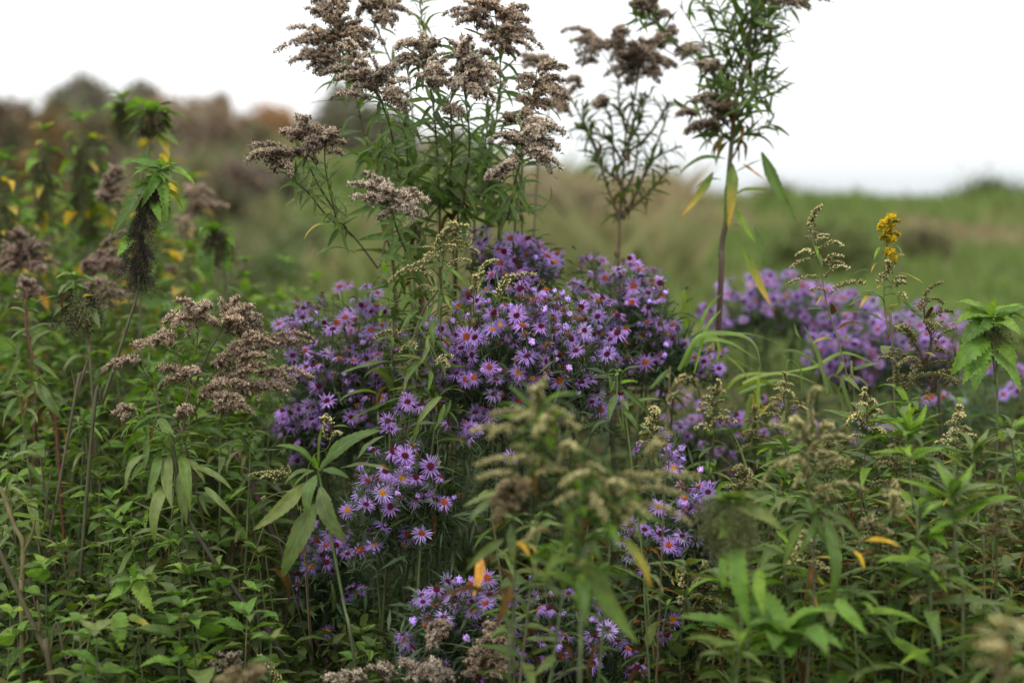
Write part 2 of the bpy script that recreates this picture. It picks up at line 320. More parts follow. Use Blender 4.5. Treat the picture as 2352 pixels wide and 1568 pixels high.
def plume_mesh(L, typ, pal, seed):
    """an arching side branch of a flower head, chord from (0,0,0) to (0,1,0), built at real size L then scaled to 1"""
    global NR
    keep = NR; NR = np.random.default_rng(seed * 77 + int(L * 1000))
    mb = MB(); bend = NR.uniform(0.7, 1.5)
    n = 12; t = np.linspace(0, 1, n); th = bend * (0.5 - t)
    y = np.concatenate([[0], np.cumsum(np.cos(th[1:]))]); z = np.concatenate([[0], np.cumsum(np.sin(th[1:]))]); z = z - y / y[-1] * z[-1]
    y, z = y / y[-1] * L, z / y[-1] * L
    z = z * 1.0; path = np.stack([NR.uniform(-1, 1) * 0.05 * L * np.sin(t * 3), y, z], 1)
    stemc = (0.13, 0.13, 0.05) if typ != 'fluff' else (0.10, 0.10, 0.04)
    tube(mb, path, (0.0009 / 1, 0.0004), stemc, 3)
    pc, dc = PAL[pal]
    if typ == 'fluff':
        R = 0.15 * L + 0.0044; nb = int(13 + L * 180)
        for k in range(nb):
            a = (k + NR.uniform(0, 1)) / nb; a = a ** 0.9
            i = min(n - 2, int(a * (n - 1))); f = a * (n - 1) - i; p = path[i] * (1 - f) + path[i + 1] * f
            r = R * (1 - 0.86 * a) * NR.uniform(0.45, 1.45)
            an = NR.normal(0, 1.0); dr = np.array([math.sin(an), NR.uniform(0.0, 0.8), math.cos(an)]); dr /= np.linalg.norm(dr)
            m = max(2, int(r / 0.0021))
            for q in range(1, m + 1):
                pp = p + dr * r * q / m + np.array([0, 0, -0.25 * r * (q / m) ** 2]) + NR.normal(0, 0.0008, 3)
                fluff_head(mb, pp, dr + np.array([0, 0, 0.6]), NR.uniform(0.0026, 0.0040), pc, dc)
                if NR.random() < 0.5: fluff_head(mb, pp + NR.normal(0, 0.0025, 3), dr, NR.uniform(0.0018, 0.003), pc, dc, 7, 4)
    else:
        rows = int(L / 0.0021)
        for k in range(rows):
            a = (k + 0.5) / rows; i = min(n - 2, int(a * (n - 1))); f = a * (n - 1) - i; p = path[i] * (1 - f) + path[i + 1] * f
            for q in range(NR.integers(2, 4)):
                an = NR.normal(0, 0.9); dr = np.array([math.sin(an), 0.75, math.cos(an) + 0.15])
                st = p + np.array([math.sin(an), 0, math.cos(an)]) * NR.uniform(0.0006, 0.0035) * (1.15 - a)
                c1 = (0.58, 0.52, 0.26) if NR.random() < 0.5 else (0.27, 0.23, 0.08)
                if pal == 'dark': c1 = tuple(0.45 * v for v in c1)
                grain(mb, st, dr, NR.uniform(0.0040, 0.0056), (0.15, 0.155, 0.045), c1)
    me = mb.mesh('flower_branch_' + typ, M_SEED if typ == 'fluff' else M_GRAIN, smooth=(typ != 'fluff'))
    me.transform(Matrix.Scale(1 / L, 4)); NR = keep
    return me
CLS = (0.024, 0.045, 0.075, 0.12)
_pm = {}
def plume(root, p0, p1, typ='fluff', pal='beige', name='flower_branch', up=None):
    L = (p1 - p0).length; c = min(range(4), key=lambda i: abs(math.log(CLS[i] / L)))
    k = (c, typ, pal, RNG.randrange(3))
    if k not in _pm: _pm[k] = plume_mesh(CLS[c], typ, pal, k[3])
    up = (Vector((0, -0.25, 1)) + rdir(0.35)) if up is None else up
    return part(name, _pm[k], root, chord_matrix(p0, p1, up, rnd(0.9, 1.2), root.location, rnd(0.9, 1.15)))
def seed_string_mesh(seed, col, n=190):
    global NR
    keep = NR; NR = np.random.default_rng(seed + 900); mb = MB(); L = 0.06
    for s in range(7):
        x0 = NR.normal(0, 0.006, 2); dr = NR.normal(0, 0.010, 2)
        ln = NR.uniform(0.6, 1.0)
        path = np.array([(x0[0] + dr[0] * t, t * ln * L, x0[1] + dr[1] * t) for t in np.linspace(0, 1, 5)])
        tube(mb, path, 0.00022, tuple(v * 0.8 for v in col), 3)
        for k in range(n // 7):
            t = NR.random(); i = min(3, int(t * 4)); p = path[i] + (path[i + 1] - path[i]) * (t * 4 - i) + NR.normal(0, 0.0032, 3)
            grain(mb, p, NR.normal(size=3), NR.uniform(0.0034, 0.0064), np.array(col) * 0.8, np.array(col) * 1.3)
    me = mb.mesh('seed_string', M_GRAIN); me.transform(Matrix.Scale(1 / L, 4)); NR = keep
    return me
SEEDS = {'black': [seed_string_mesh(i, (0.038, 0.028, 0.022), 120) for i in range(3)], 'green': [seed_string_mesh(i + 5, (0.15, 0.17, 0.06), 130) for i in range(3)],
         'mix': [seed_string_mesh(i + 9, (0.095, 0.09, 0.04), 130) for i in range(3)]}

# ------------------------------------------------------------------ aster flowers
def aster_mesh(kind, seed):
    r = np.random.default_rng(seed + 40); mb = MB()
    lil = np.array((0.42, 0.25, 0.615))
    if r.random() < 0.3: lil = lil * 0.75 + 0.14
    hue = r.uniform(-0.03, 0.03)
    lil = lil + np.array((hue, 0, -hue))
    if kind == 'open':
        n = r.integers(36, 48); gap = r.uniform(0, 6.28); gw = r.uniform(0, 0.35)
        for i in range(n):
            a = i / n * 2 * math.pi + r.normal(0, 0.06)
            if abs((a - gap + math.pi) % (2 * math.pi) - math.pi) < gw and r.random() < 0.6: continue
            L = r.uniform(0.60, 0.88) * (1 if r.random() < 0.88 else 0.6); el = r.normal(0.16, 0.20); dr = r.normal(-0.30, 0.35)
            ts = np.linspace(0, 1, 5); rr = 0.2 + L * ts * math.cos(el); zz = L * ts * math.sin(el) + dr * L * ts ** 2 * 0.5 + 0.02 * r.normal()
            sw = r.normal(0, 0.10) * ts ** 2
            wd = np.array((0.024, 0.034, 0.038, 0.032, 0.008)) * r.uniform(0.8, 1.15)
            ca, sa = math.cos(a), math.sin(a); V = []; cc = []
            tn = lil * r.uniform(0.8, 1.25) + np.array((0.03, 0.03, 0.03)) * r.random()
            for k in range(5):
                cx, cy = rr[k] * ca - sw[k] * sa, rr[k] * sa + sw[k] * ca
                tw = r.normal(0, 0.15)
                V += [(cx + sa * wd[k], cy - ca * wd[k], zz[k] + wd[k] * 0.5 + tw * wd[k]), (cx, cy, zz[k]), (cx - sa * wd[k], cy + ca * wd[k], zz[k] + wd[k] * 0.5 - tw * wd[k])]
                sh = 1.0 + 0.12 * (k - 2) / 2; cc += [tn * sh] * 3
            Q = [(k * 3 + j, k * 3 + j + 1, k * 3 + j + 4, k * 3 + j + 3) for k in range(4) for j in range(2)]
            mb.add(V, Q, col=np.clip(np.array(cc), 0, 1))
    elif kind == 'curled':
        n = r.integers(22, 30); L0 = r.uniform(0.45, 0.62)
        for i in range(n):
            a = i / n * 2 * math.pi + r.normal(0, 0.15); L = L0 * r.uniform(0.7, 1.25)
            ts = np.linspace(0, 1, 7); th = r.uniform(0.0, 0.9) + ts * r.uniform(1.5, 5.0)
            dl = L / 6; rr, zz = [0.16], [0.0]
            for k in range(6): rr.append(rr[-1] + math.cos(th[k]) * dl); zz.append(zz[-1] + math.sin(th[k]) * dl)
            ca, sa = math.cos(a), math.sin(a); V, cc = [], []
            tn = lil * r.uniform(0.8, 1.2) + 0.06 * r.random()
            for k in range(7):
                wd = 0.04; V += [(rr[k] * ca + sa * wd, rr[k] * sa - ca * wd, zz[k]), (rr[k] * ca - sa * wd, rr[k] * sa + ca * wd, zz[k])]
                cc += [tn * (0.8 + 0.1 * k) + 0.10 * (k > 3)] * 2
            mb.add(V, [(k * 2, k * 2 + 1, k * 2 + 3, k * 2 + 2) for k in range(6)], col=np.clip(np.array(cc), 0, 1))
    elif kind == 'droop':
        n = r.integers(20, 30); sidea = r.uniform(0, 6.28)
        for i in range(n):
            a = sidea + r.normal(0, 1.1); L = r.uniform(0.6, 0.95); dr = r.uniform(-0.9, -0.2); ts = np.linspace(0, 1, 4)
            rr = 0.2 + L * ts * 0.85; zz = dr * L * ts ** 1.5; ca, sa = math.cos(a), math.sin(a); V, cc = [], []; tn = lil * r.uniform(0.8, 1.25)
            for k in range(4):
                wd = (0.03, 0.048, 0.045, 0.01)[k]; V += [(rr[k] * ca + sa * wd, rr[k] * sa - ca * wd, zz[k] + .02), (rr[k] * ca - sa * wd, rr[k] * sa + ca * wd, zz[k])]; cc += [tn] * 2
            mb.add(V, [(k * 2, k * 2 + 1, k * 2 + 3, k * 2 + 2) for k in range(3)], col=np.clip(np.array(cc), 0, 1))
    else:  # spent brown head
        n = 46
        for i in range(n):
            d = r.normal(size=3); d[2] = abs(d[2]) * 0.9 + 0.1; d /= np.linalg.norm(d); s = np.cross(d, r.normal(size=3)); s /= np.linalg.norm(s)
            L = r.uniform(0.25, 0.42); c = np.array(((0.34, 0.16, 0.07), (0.22, 0.10, 0.05), (0.13, 0.07, 0.04), (0.45, 0.30, 0.2))[r.integers(0, 4)]) * r.uniform(0.7, 1.2)
            mb.add([d * 0.08, d * L + s * 0.045, d * L * 1.1 - s * 0.045], None, [(0, 1, 2)], col=c)
        if seed % 2:
            for i in range(9):
                a = r.uniform(0, 6.28); L = r.uniform(0.4, 0.6); ca, sa = math.cos(a), math.sin(a)
                mb.add([(0.2 * ca, 0.2 * sa, 0), (L * ca + sa * 0.05, L * sa - ca * 0.05, -0.1), (L * ca - sa * 0.05, L * sa + ca * 0.05, -0.05)], None, [(0, 1, 2)], col=lil * 0.8)
    # green bracts below
    for i in range(18):
        a = r.uniform(0, 6.28); ca, sa = math.cos(a), math.sin(a); L = r.uniform(0.2, 0.34); h = -r.uniform(0.05, 0.30)
        mb.add([(0.10 * ca, 0.10 * sa, h - 0.1), (0.2 * ca + sa * 0.05, 0.2 * sa - ca * 0.05, h), (L * ca, L * sa, h + 0.12), (0.2 * ca - sa * 0.05, 0.2 * sa + ca * 0.05, h)], [(0, 1, 2, 3)], col=np.array((0.07, 0.10, 0.045)) * r.uniform(0.7, 1.3))
    return mb.mesh('aster_' + kind, M_PETAL, smooth=False)
def disc_mesh(kind, seed):
    r = np.random.default_rng(seed + 70); mb = MB()
    c_in, c_out = {'Y': ((0.70, 0.42, 0.03), (0.62, 0.26, 0.02)), 'O': ((0.50, 0.13, 0.03), (0.30, 0.05, 0.03)), 'M': ((0.16, 0.025, 0.035), (0.09, 0.012, 0.03))}[kind]
    R = {'Y': 0.29, 'O': 0.32, 'M': 0.31}[kind]
    a = np.arange(12) * math.pi / 6
    ring = [np.array((math.cos(x) * R * q, math.sin(x) * R * q, 0.12 * (1 - q * q))) for q in (1.0, 0.6) for x in a] + [np.array((0, 0, 0.12))]
    Q = [(k, (k + 1) % 12, 12 + (k + 1) % 12, 12 + k) for k in range(12)]; T = [(12 + k, 12 + (k + 1) % 12, 24) for k in range(12)]
    mb.add(ring, Q, T, col=np.array(c_out) * 0.8)
    for i in range(54):
        q = math.sqrt((i + 0.5) / 54); x = i * 2.39996; p = np.array((math.cos(x) * q * R * 0.97, math.sin(x) * q * R * 0.97, 0.12 * (1 - q * q)))
        h = r.uniform(0.05, 0.12); c = np.array(c_in) * (1 - q) + np.array(c_out) * q; c = c * r.uniform(0.7, 1.3)
        if kind == 'O' and r.random() < 0.3: c = np.array((0.6, 0.28, 0.03))
        s = 0.032; o = np.array((p[0] * 0.35, p[1] * 0.35, h))
        mb.add([p + (s, 0, 0), p + (-s * .5, s * .87, 0), p + (-s * .5, -s * .87, 0), p + o], None, [(0, 1, 3), (1, 2, 3), (2, 0, 3)], col=c)
    return mb.mesh('disc_' + kind, M_DISC, smooth=False)
AST = {k: [aster_mesh(k, i) for i in range(n)] for k, n in (('open', 6), ('curled', 4), ('droop', 3), ('spent', 4))}
DISC = {k: [disc_mesh(k, i) for i in range(2)] for k in 'YOM'}
def put_aster(root, p, typ, size=1.0, cnt=[0]):
    """typ: Y/O/M open with that disc, s seen from the side, C curled, S spent, d drooping"""
    n = (CAM - p).normalized() * rnd(0.5, 1.0) + Vector((0, 0, rnd(0.25, 0.75))) + rdir(0.38)
    if typ == 's': n = Vector((rnd(-0.8, 0.8), rnd(-0.5, 0.2), rnd(0.5, 1.0)))
    if typ == 'S': n += Vector((0, 0, 0.6))
    n.normalize()
    kind = {'C': 'curled', 'S': 'spent', 'd': 'droop', 's': RNG.choice(['open', 'droop', 'open'])}.get(typ, 'open')
    R = 0.0172 * size * rnd(0.9, 1.08)
    x = n.cross(Vector((rnd(-1, 1), rnd(-1, 1), rnd(-1, 1)))).normalized(); y = n.cross(x)
    q = p - root.location
    M = Matrix(((x.x * R, y.x * R, n.x * R, q.x), (x.y * R, y.y * R, n.y * R, q.y), (x.z * R, y.z * R, n.z * R, q.z), (0, 0, 0, 1)))
    f = part({'curled': 'curled_flower', 'spent': 'spent_flower'}.get(kind, 'flower'), RNG.choice(AST[kind]), root, M)
    if kind in ('open', 'droop'):
        dk = typ if typ in 'YOM' else RNG.choice('OMM')
        part('disc', RNG.choice(DISC[dk]), f, None)
    return n
def narrow_leaves(mb, pts, dirs, lens, wid=0.14, cols=((0.055, 0.085, 0.038), (0.085, 0.125, 0.062))):
    """many small narrow leaves in one mesh (vectorised)"""
    n = len(pts); d = dirs / (np.linalg.norm(dirs, axis=1)[:, None] + 1e-9)
    s = np.cross(d, NR.normal(size=(n, 3))); s /= np.linalg.norm(s, axis=1)[:, None] + 1e-9; u = np.cross(s, d)
    L = lens[:, None]; w_ = L * wid * 0.5; k = NR.uniform(-0.3, 0.3, (n, 1))
    V = np.stack([pts, pts + d * L * .45 + s * w_ + u * L * k * .3, pts + d * L * .45 - s * w_ + u * L * k * .3, pts + d * L + u * L * k - (0, 0, 1) * L * 0.15], 1)
    b = np.arange(n)[:, None] * 4
    T = np.concatenate([b + (0, 1, 2), b + (1, 3, 2)])
    f = NR.uniform(0, 1, (n, 1)); c = np.array(cols[0]) * (1 - f) + np.array(cols[1]) * f
    mb.add(V.reshape(-1, 3), None, T, col=np.repeat(c, 4, 0))
def aster_bush(label, flowers, base, cr=None, d0=2.15, bulge=0.10, cx=None, hw=200, fill=(), size=1.0, nfol=3500, dj=0.04, stems=True, depth=0.22, fcol=None):
    """flowers: (x, y, type) in crop coordinates; fill: (polygon box list (x0,y0,x1,y1,n,types)) in display coordinates"""
    pts = []
    sizes = []
    lst = [((cr(f[0], f[1])) if cr else (f[0], f[1]), f[2], (f[3] if len(f) > 3 else 1.0)) for f in flowers]
    for (ex, ey, rx, ry, n, types) in fill:
        for _ in range(n):
            a = rnd(0, 6.283); q = math.sqrt(rnd(0, 1)); lst.append(((ex + math.cos(a) * q * rx, ey + math.sin(a) * q * ry), RNG.choice(types), rnd(0.8, 1.0)))
    xs = [l[0][0] for l in lst]; ys = [l[0][1] for l in lst]
    mx_, my_ = sum(xs) / len(xs), sum(ys) / len(ys); hx = max(60, (max(xs) - min(xs)) / 2); hy = max(60, (max(ys) - min(ys)) / 2)
    bp_ = P(mx_, my_, d0 + depth); base = Vector((bp_.x, bp_.y + 0.1, ground_z(bp_.x, bp_.y)))
    root = thing('aster_bush', label, 'aster bush', base)
    stem = MB(); fol_p, fol_d, fol_l = [], [], []
    hubs = []
    for i in range(9):
        a = i / 9 * 6.283; h = P(mx_ + math.cos(a) * hx * 0.5, my_ + hy * 0.6 + math.sin(a) * hy * 0.25, d0 + depth * 0.6 + rnd(-0.05, 0.08)); hubs.append(h)
        b = base + Vector((rnd(-0.06, 0.06), rnd(-0.06, 0.06), 0))
        pth = smooth_path([b, b.lerp(h, 0.5) + Vector((rnd(-.04, .04), rnd(-.04, .04), 0.03)), h], 6)
        tube(stem, pth - np.array(base), (0.0032, 0.0018), (0.075, 0.055, 0.03), 5, (0.07, 0.09, 0.035))
    for (px, py), ty, sz in lst:
        e2 = ((px - mx_) / hx) ** 2 + ((py - my_) / hy) ** 2
        d = d0 + bulge * min(1.3, e2) + rnd(-dj, dj)
        p = P(px, py, d); pts.append(p)
        n = put_aster(root, p, ty, size * sz)
        h = min(hubs, key=lambda q: (q - p).length + rnd(0, 0.06))
        b = p - n * 0.006; m = b.lerp(h, 0.45) - n * 0.01 + Vector((0, 0, -0.02))
        pth = smooth_path([b, b - n * 0.015 - Vector((0, 0, 0.008)), m, h], 4)
        tube(stem, pth - np.array(base), (0.0007, 0.0014), (0.09, 0.11, 0.05), 3)
        for k in range(int(nfol / len(lst) * 0.55)):
            q = pth[RNG.randrange(3, len(pth))] + NR.normal(0, 0.006, 3); fol_p.append(q - np.array(base)); fol_d.append(NR.normal(size=3) * 0.7 + (0, 0, 0.4)); fol_l.append(NR.uniform(0.012, 0.034))
    for h in hubs:
        for k in range(int(nfol * 0.4 / 9)):
            q = np.array(h) * 1.0 + (np.array(pts[RNG.randrange(len(pts))]) - np.array(h)) * NR.uniform(-0.2, 0.85) + NR.normal(0, 0.02, 3); fol_p.append(q - np.array(base)); fol_d.append(NR.normal(size=3) + (0, 0, 0.3)); fol_l.append(NR.uniform(0.02, 0.045))
        for k in range(60):
            q = np.array(base.lerp(h, rnd(0.35, 1))) + NR.normal(0, 0.02, 3); fol_p.append(q - np.array(base)); fol_d.append(NR.normal(size=3) + (0, 0, 0.3)); fol_l.append(NR.uniform(0.02, 0.05))
    part('stems', stem.mesh('stems', M_STEM), root, kind='stuff')
    fm = MB(); narrow_leaves(fm, np.array(fol_p), np.array(fol_d), np.array(fol_l), **({'cols': fcol} if fcol else {}))
    part('foliage', fm.mesh('foliage', M_FOL, smooth=False), root, kind='stuff')
    return root

# ------------------------------------------------------------------ generic plants
def ground_z(x, y):
    y0 = float(np.interp(x, (-4, 0.5), (6.0, 10.5))); t = min(1, max(0, (y - y0) / (27.5 - y0))); t = (t * t * (3 - 2 * t)) * 0.6 + t * 0.4
    crest = np.interp(x, (-30, -12, -5, 0.2, 4, 20), (3.4, 2.75, 2.3, 1.35, 1.08, 1.1))
    return float(t * crest + 0.05 * math.sin(x * 0.7) * math.cos(y * 0.5) * (0.3 + t))
def path3(pts, d):
    ds = d if isinstance(d, (list, tuple)) else [d] * len(pts)
    return [P(x, y, q) for (x, y), q in zip(pts, ds)]
def to_ground(p, q, lean=0.4):
    """continue a stem from its lowest seen point p (next point up q) down to the soil"""
    v = (p - q); k = v.z if v.z < -1e-3 else -0.2
    s = Vector((v.x / abs(k), v.y / abs(k), 0)); s = s * min(1, 0.5 / max(s.length, 1e-3)) * lean * 1.6
    return Vector((p.x + s.x * p.z * 0.6, p.y + s.y * p.z * 0.6 + 0.03, ground_z(p.x, p.y)))
def sample(path, t):
    f = t * (len(path) - 1); i = min(len(path) - 2, int(f)); a = path[i] + (path[i + 1] - path[i]) * (f - i)
    return Vector(a), Vector(path[i + 1] - path[i]).normalized()
def leafy_stem(root, stem, path, t0, t1, n, length, kind, mats, elev=0.5, droop=0.0, opp=False, grow=1.0, r_off=0.0, tipw=1.0):
    ang = rnd(0, 6.28)
    for k in range(n):
        t = t0 + (t1 - t0) * (k + rnd(0, 0.6)) / n
        p, tg = sample(path, min(0.999, t))
        s = tg.cross(Vector((0.2, 1, 0.1))).normalized(); b = s.cross(tg)
        for w_ in ((0, 1) if opp else (0,)):
            a = ang + w_ * math.pi + rnd(-0.3, 0.3)
            o = (s * math.cos(a) + b * math.sin(a)).normalized()
            el = elev + rnd(-0.45, 0.4); L = length * (1 + (grow - 1) * (k / n)) * rnd(0.5, 1.25)
            if RNG.random() < 0.07: continue
            dirv = (o * math.cos(el) + tg * math.sin(el)); dirv.z -= droop * rnd(0.6, 1.3); dirv.normalize()
            up = (tg * 0.9 + o * (0.25 + droop) + Vector((0, 0, 0.4)) + rdir(0.5))
            if kind in ('nettle', 'weed'):   # a short stalk
                q = p + (o * 0.7 + tg * 0.4) * L * 0.18; tube(stem, np.array([p, q]) - np.array(root.location), (0.0008, 0.0006), (0.09, 0.12, 0.04), 3); p2 = q
            else: p2 = p + o * r_off
            if k < n * 0.25 and RNG.random() < 0.16 and kind != 'withered': put_leaf(root, 'withered', 'brown', p2, p2 + Vector((o.x * 0.5, o.y * 0.5, -0.9)) * L * 0.8, up); continue
            put_leaf(root, kind, RNG.choice(mats), p2, p2 + dirv * L, up)
        ang += math.pi / 2 if opp else 2.39996
GR_COL = ((0.105, 0.060, 0.038), (0.095, 0.115, 0.040))
def goldenrod(label, stems, d, plumes=(), cr=None, pal='beige', typ='fluff', leaf=0.075, nleaf=40, lt=(0.3, 0.98), elev=0.35, droop=0.25, mats=('goldenrod',), thick=0.0022, kind='lance', name='goldenrod_plant', cat='goldenrod plant', leaves=(), dj=0.03, col=GR_COL, pd=None, rootd=None, lmats=None, group=None, connect=True, cord=None, back=0.0, multi=False, dbl=False):
    f = cr or (lambda x, y: (x, y))
    P3 = [path3([f(*q) for q in s], [(d if not isinstance(d, (list, tuple)) else d[i_]) + back * (1 - i_ / (len(s) - 1)) ** 1.3 for i_ in range(len(s))]) for s in stems]
    g = to_ground(P3[0][0], P3[0][1])
    if cord is not None: g.y = max(cord.y, P3[0][0].y + 0.05)
    root = thing(name, label, cat, g, group)
    for i, pp in enumerate(P3):
        stem = MB()
        full = [g + Vector((rnd(-.02, .02) * (i > 0), rnd(-.02, .02) * (i > 0), 0))] + pp if (i == 0 or multi) else pp
        path = smooth_path(full, 6); tube(stem, path - np.array(g), (thick, thick * 0.45), col[0], 6, col[1])
        if nleaf:
            vis = smooth_path(full[-len(pp) - (1 if i == 0 else 0):] if len(full) > len(pp) else pp, 8)
            leafy_stem(root, stem, vis, lt[0], lt[1], nleaf if i == 0 else max(6, int(nleaf * 0.6)), leaf, kind, mats, elev, droop, grow=0.6)
        if i == 0 and connect:
            for q in plumes:
                a, b = P(*f(q[0], q[1]), (pd or (d if not isinstance(d, (list, tuple)) else d[-1]))), None
                best = min((Vector(v) for v in np.concatenate([smooth_path(s_, 4) for s_ in P3])), key=lambda v: (v - a).length)
                if (best - a).length > 0.004: tube(stem, smooth_path([best, best.lerp(a, 0.5) + Vector((0, 0, 0.003)), a], 3) - np.array(g), (0.0011, 0.0007), col[1], 3)
        part('stem', stem.mesh('stem', M_STEM), root)
    for q in plumes:
        dd = (pd or (d if not isinstance(d, (list, tuple)) else d[-1])) 
        a = P(*f(q[0], q[1]), dd); b = P(*f(q[2], q[3]), dd + rnd(-dj, dj) - dj * 0.5)
        tt = q[4] if len(q) > 4 else (typ, pal)
        plume(root, a, b, tt[0], tt[1])
        if dbl: plume(root, a + rdir(0.01), b + rdir(0.025), tt[0], tt[1])
        # fill the body with a second, shorter branch a little behind or in front
        if (b - a).length > 0.03 and tt[0] == 'fluff':
            plume(root, a.lerp(b, 0.12) + Vector((0, rnd(-.012, .014), rnd(-.004, .004))), a.lerp(b, 0.72) + Vector((rnd(-.006, .006), rnd(-.02, .02), rnd(-.012, .008))), tt[0], tt[1])
    for q in leaves:
        dd = d if not isinstance(d, (list, tuple)) else d[len(d) // 2]
        a = P(*f(q[0], q[1]), dd + (q[6] if len(q) > 6 else 0)); b = P(*f(q[2], q[3]), dd + (q[6] if len(q) > 6 else 0) - rnd(0, 0.03))
        wsc = q[5] if len(q) > 5 else 1.0
        put_leaf(root, q[7] if len(q) > 7 else kind, q[4] if len(q) > 4 else RNG.choice(lmats or mats), a, b, None if (b - a).normalized().z > -0.6 else Vector((rnd(-.5, .5), -1, 0.4)), wsc)
    return root
def nettle(label, pts, d, n=8, leaf=0.07, mats=('nettle',), seeds=None, droop=0.55, lt=(0.35, 0.97), cr=None, name='nettle_plant', cat='nettle plant', kind='nettle', group=None, leaves=(), thick=0.0022, grow=0.55, elev=0.35, seedr=(0.45, 0.95, 22), top=5, seedl=0.055, col=((0.10, 0.10, 0.045), (0.09, 0.13, 0.05))):
    f = cr or (lambda x, y: (x, y))
    pp = path3([f(*q) for q in pts], d); g = to_ground(pp[0], pp[1])
    root = thing(name, label, cat, g, group); stem = MB()
    path = smooth_path([g] + pp, 7); tube(stem, path - np.array(g), (thick, thick * 0.5), col[0], 6, col[1])
    leafy_stem(root, stem, path, lt[0], lt[1], n, leaf, kind, mats, elev, droop, opp=True, grow=grow)
    for k in range(top):
        a = k / top * 6.28 + rnd(-.2, .2); p = Vector(path[-1]); o = Vector((math.cos(a), math.sin(a), 0)); L = leaf * grow * rnd(0.6, 1.0)
        put_leaf(root, kind, RNG.choice(mats), p, p + (o * 0.9 + Vector((0, 0, rnd(0.0, 0.6)))).normalized() * L, Vector((0, 0, 1)) + o * 0.3)
    part('stem', stem.mesh('stem', M_STEM), root)
    if seeds:
        a0, a1, m = seedr
        for k in range(m):
            p, tg = sample(path, rnd(a0, a1)); o = Vector((rnd(-1, 1), rnd(-1, 1), 0)).normalized() * (rnd(0.002, 0.008) + 0.013 * rnd(0, 1) ** 2); L = seedl * rnd(0.4, 1.2)
            sc_ = RNG.choice(SEEDS[RNG.choice(seeds)])
            part('seed_cluster', sc_, root, chord_matrix(p + o, p + o * 2.2 + Vector((0, 0, -L)), Vector((rnd(-1, 1), rnd(-1, 1), 0)), 1.0, g))
    for q in leaves:
        dd = (d if not isinstance(d, (list, tuple)) else d[-1]) + (q[6] if len(q) > 6 else 0); a = P(*f(q[0], q[1]), dd); b = P(*f(q[2], q[3]), dd - 0.02)
        put_leaf(root, kind, q[4] if len(q) > 4 else RNG.choice(mats), a, b, None if (b - a).normalized().z > -0.5 else Vector((rnd(-.6, .6), -1, 0.5)), q[5] if len(q) > 5 else 1.0)
    return root
def stuff_leaves(name, gens, mat, kind='ovate', loc=(0, 0, 0)):
    """many low leaves in one object; gens: array rows x,y,z,len"""
    A = np.array(gens); n = len(A); mb = MB(); tp = LOW[kind]; which = NR.integers(0, len(tp), n)
    az = NR.uniform(0, 6.283, n); el = NR.normal(-0.15, 0.6, n)
    Y = np.stack([np.cos(az) * np.cos(el), np.sin(az) * np.cos(el), np.sin(el)], 1)
    U = np.array((0, -0.3, 1.0)) + NR.normal(0, 0.55, (n, 3)); Z = U - Y * np.sum(U * Y, 1)[:, None]; Z /= np.linalg.norm(Z, axis=1)[:, None]; X = np.cross(Y, Z)
    for k, (V, Q, UV) in enumerate(tp):
        s = np.where(which == k)[0]
        if not len(s): continue
        m = len(s); L = A[s, 3][:, None, None]
        W_ = A[s, None, :3] + L * (V[None, :, 0:1] * X[s, None] + V[None, :, 1:2] * Y[s, None] + V[None, :, 2:3] * Z[s, None])
        F = (Q[None] + (np.arange(m) * len(V))[:, None, None]).reshape(-1, 4)
        mb.add(W_.reshape(-1, 3), F, luv=np.tile(UV, (m, 1)), tint=np.repeat(NR.uniform(0, 1, m), len(V)))
    me = mb.mesh(name, mat); o = D.objects.new(name, me); C.objects.link(o); o['kind'] = 'stuff'
    return o
# ------------------------------------------------------------------ terrain and far setting
def terrain():
    ys = np.concatenate([np.linspace(-3, 8, 12), np.linspace(9, 34, 51), np.array((40, 55, 80, 120, 200, 400))])
    xs = np.concatenate([np.array((-300, -120, -60, -40)), np.linspace(-30, 30, 61), np.array((40, 60, 120, 300))])
    V = [(x, y, ground_z(x, y) + (0.0 if y < 30 else -(y - 30) * 0.01)) for y in ys for x in xs]
    nx = len(xs); i = np.arange(len(ys) * nx).reshape(len(ys), nx)
    Q = np.stack([i[:-1, :-1], i[:-1, 1:], i[1:, 1:], i[1:, :-1]], -1).reshape(-1, 4)
    m = new_mat('meadow_soil'); nt = m.node_tree; Nn = nt.nodes; L = nt.links
    t = Nn.new('ShaderNodeTexCoord'); n = Nn.new('ShaderNodeTexNoise'); n.inputs['Scale'].default_value = 0.35; n.inputs['Detail'].default_value = 8; L.new(t.outputs['Object'], n.inputs['Vector'])
    r = Nn.new('ShaderNodeValToRGB'); L.new(n.outputs[0], r.inputs[0]); e = r.color_ramp.elements
    e[0].position = 0.38; e[0].color = (0.075, 0.065, 0.035, 1); e[1].position = 0.62; e[1].color = (0.10, 0.14, 0.045, 1)
    out_mix(nt, r.outputs[0], 0.95, 0.05, 0)
    o = D.objects.new('ground', build_mesh('ground', V, Q, None, m)); C.objects.link(o); o['kind'] = 'structure'
terrain()

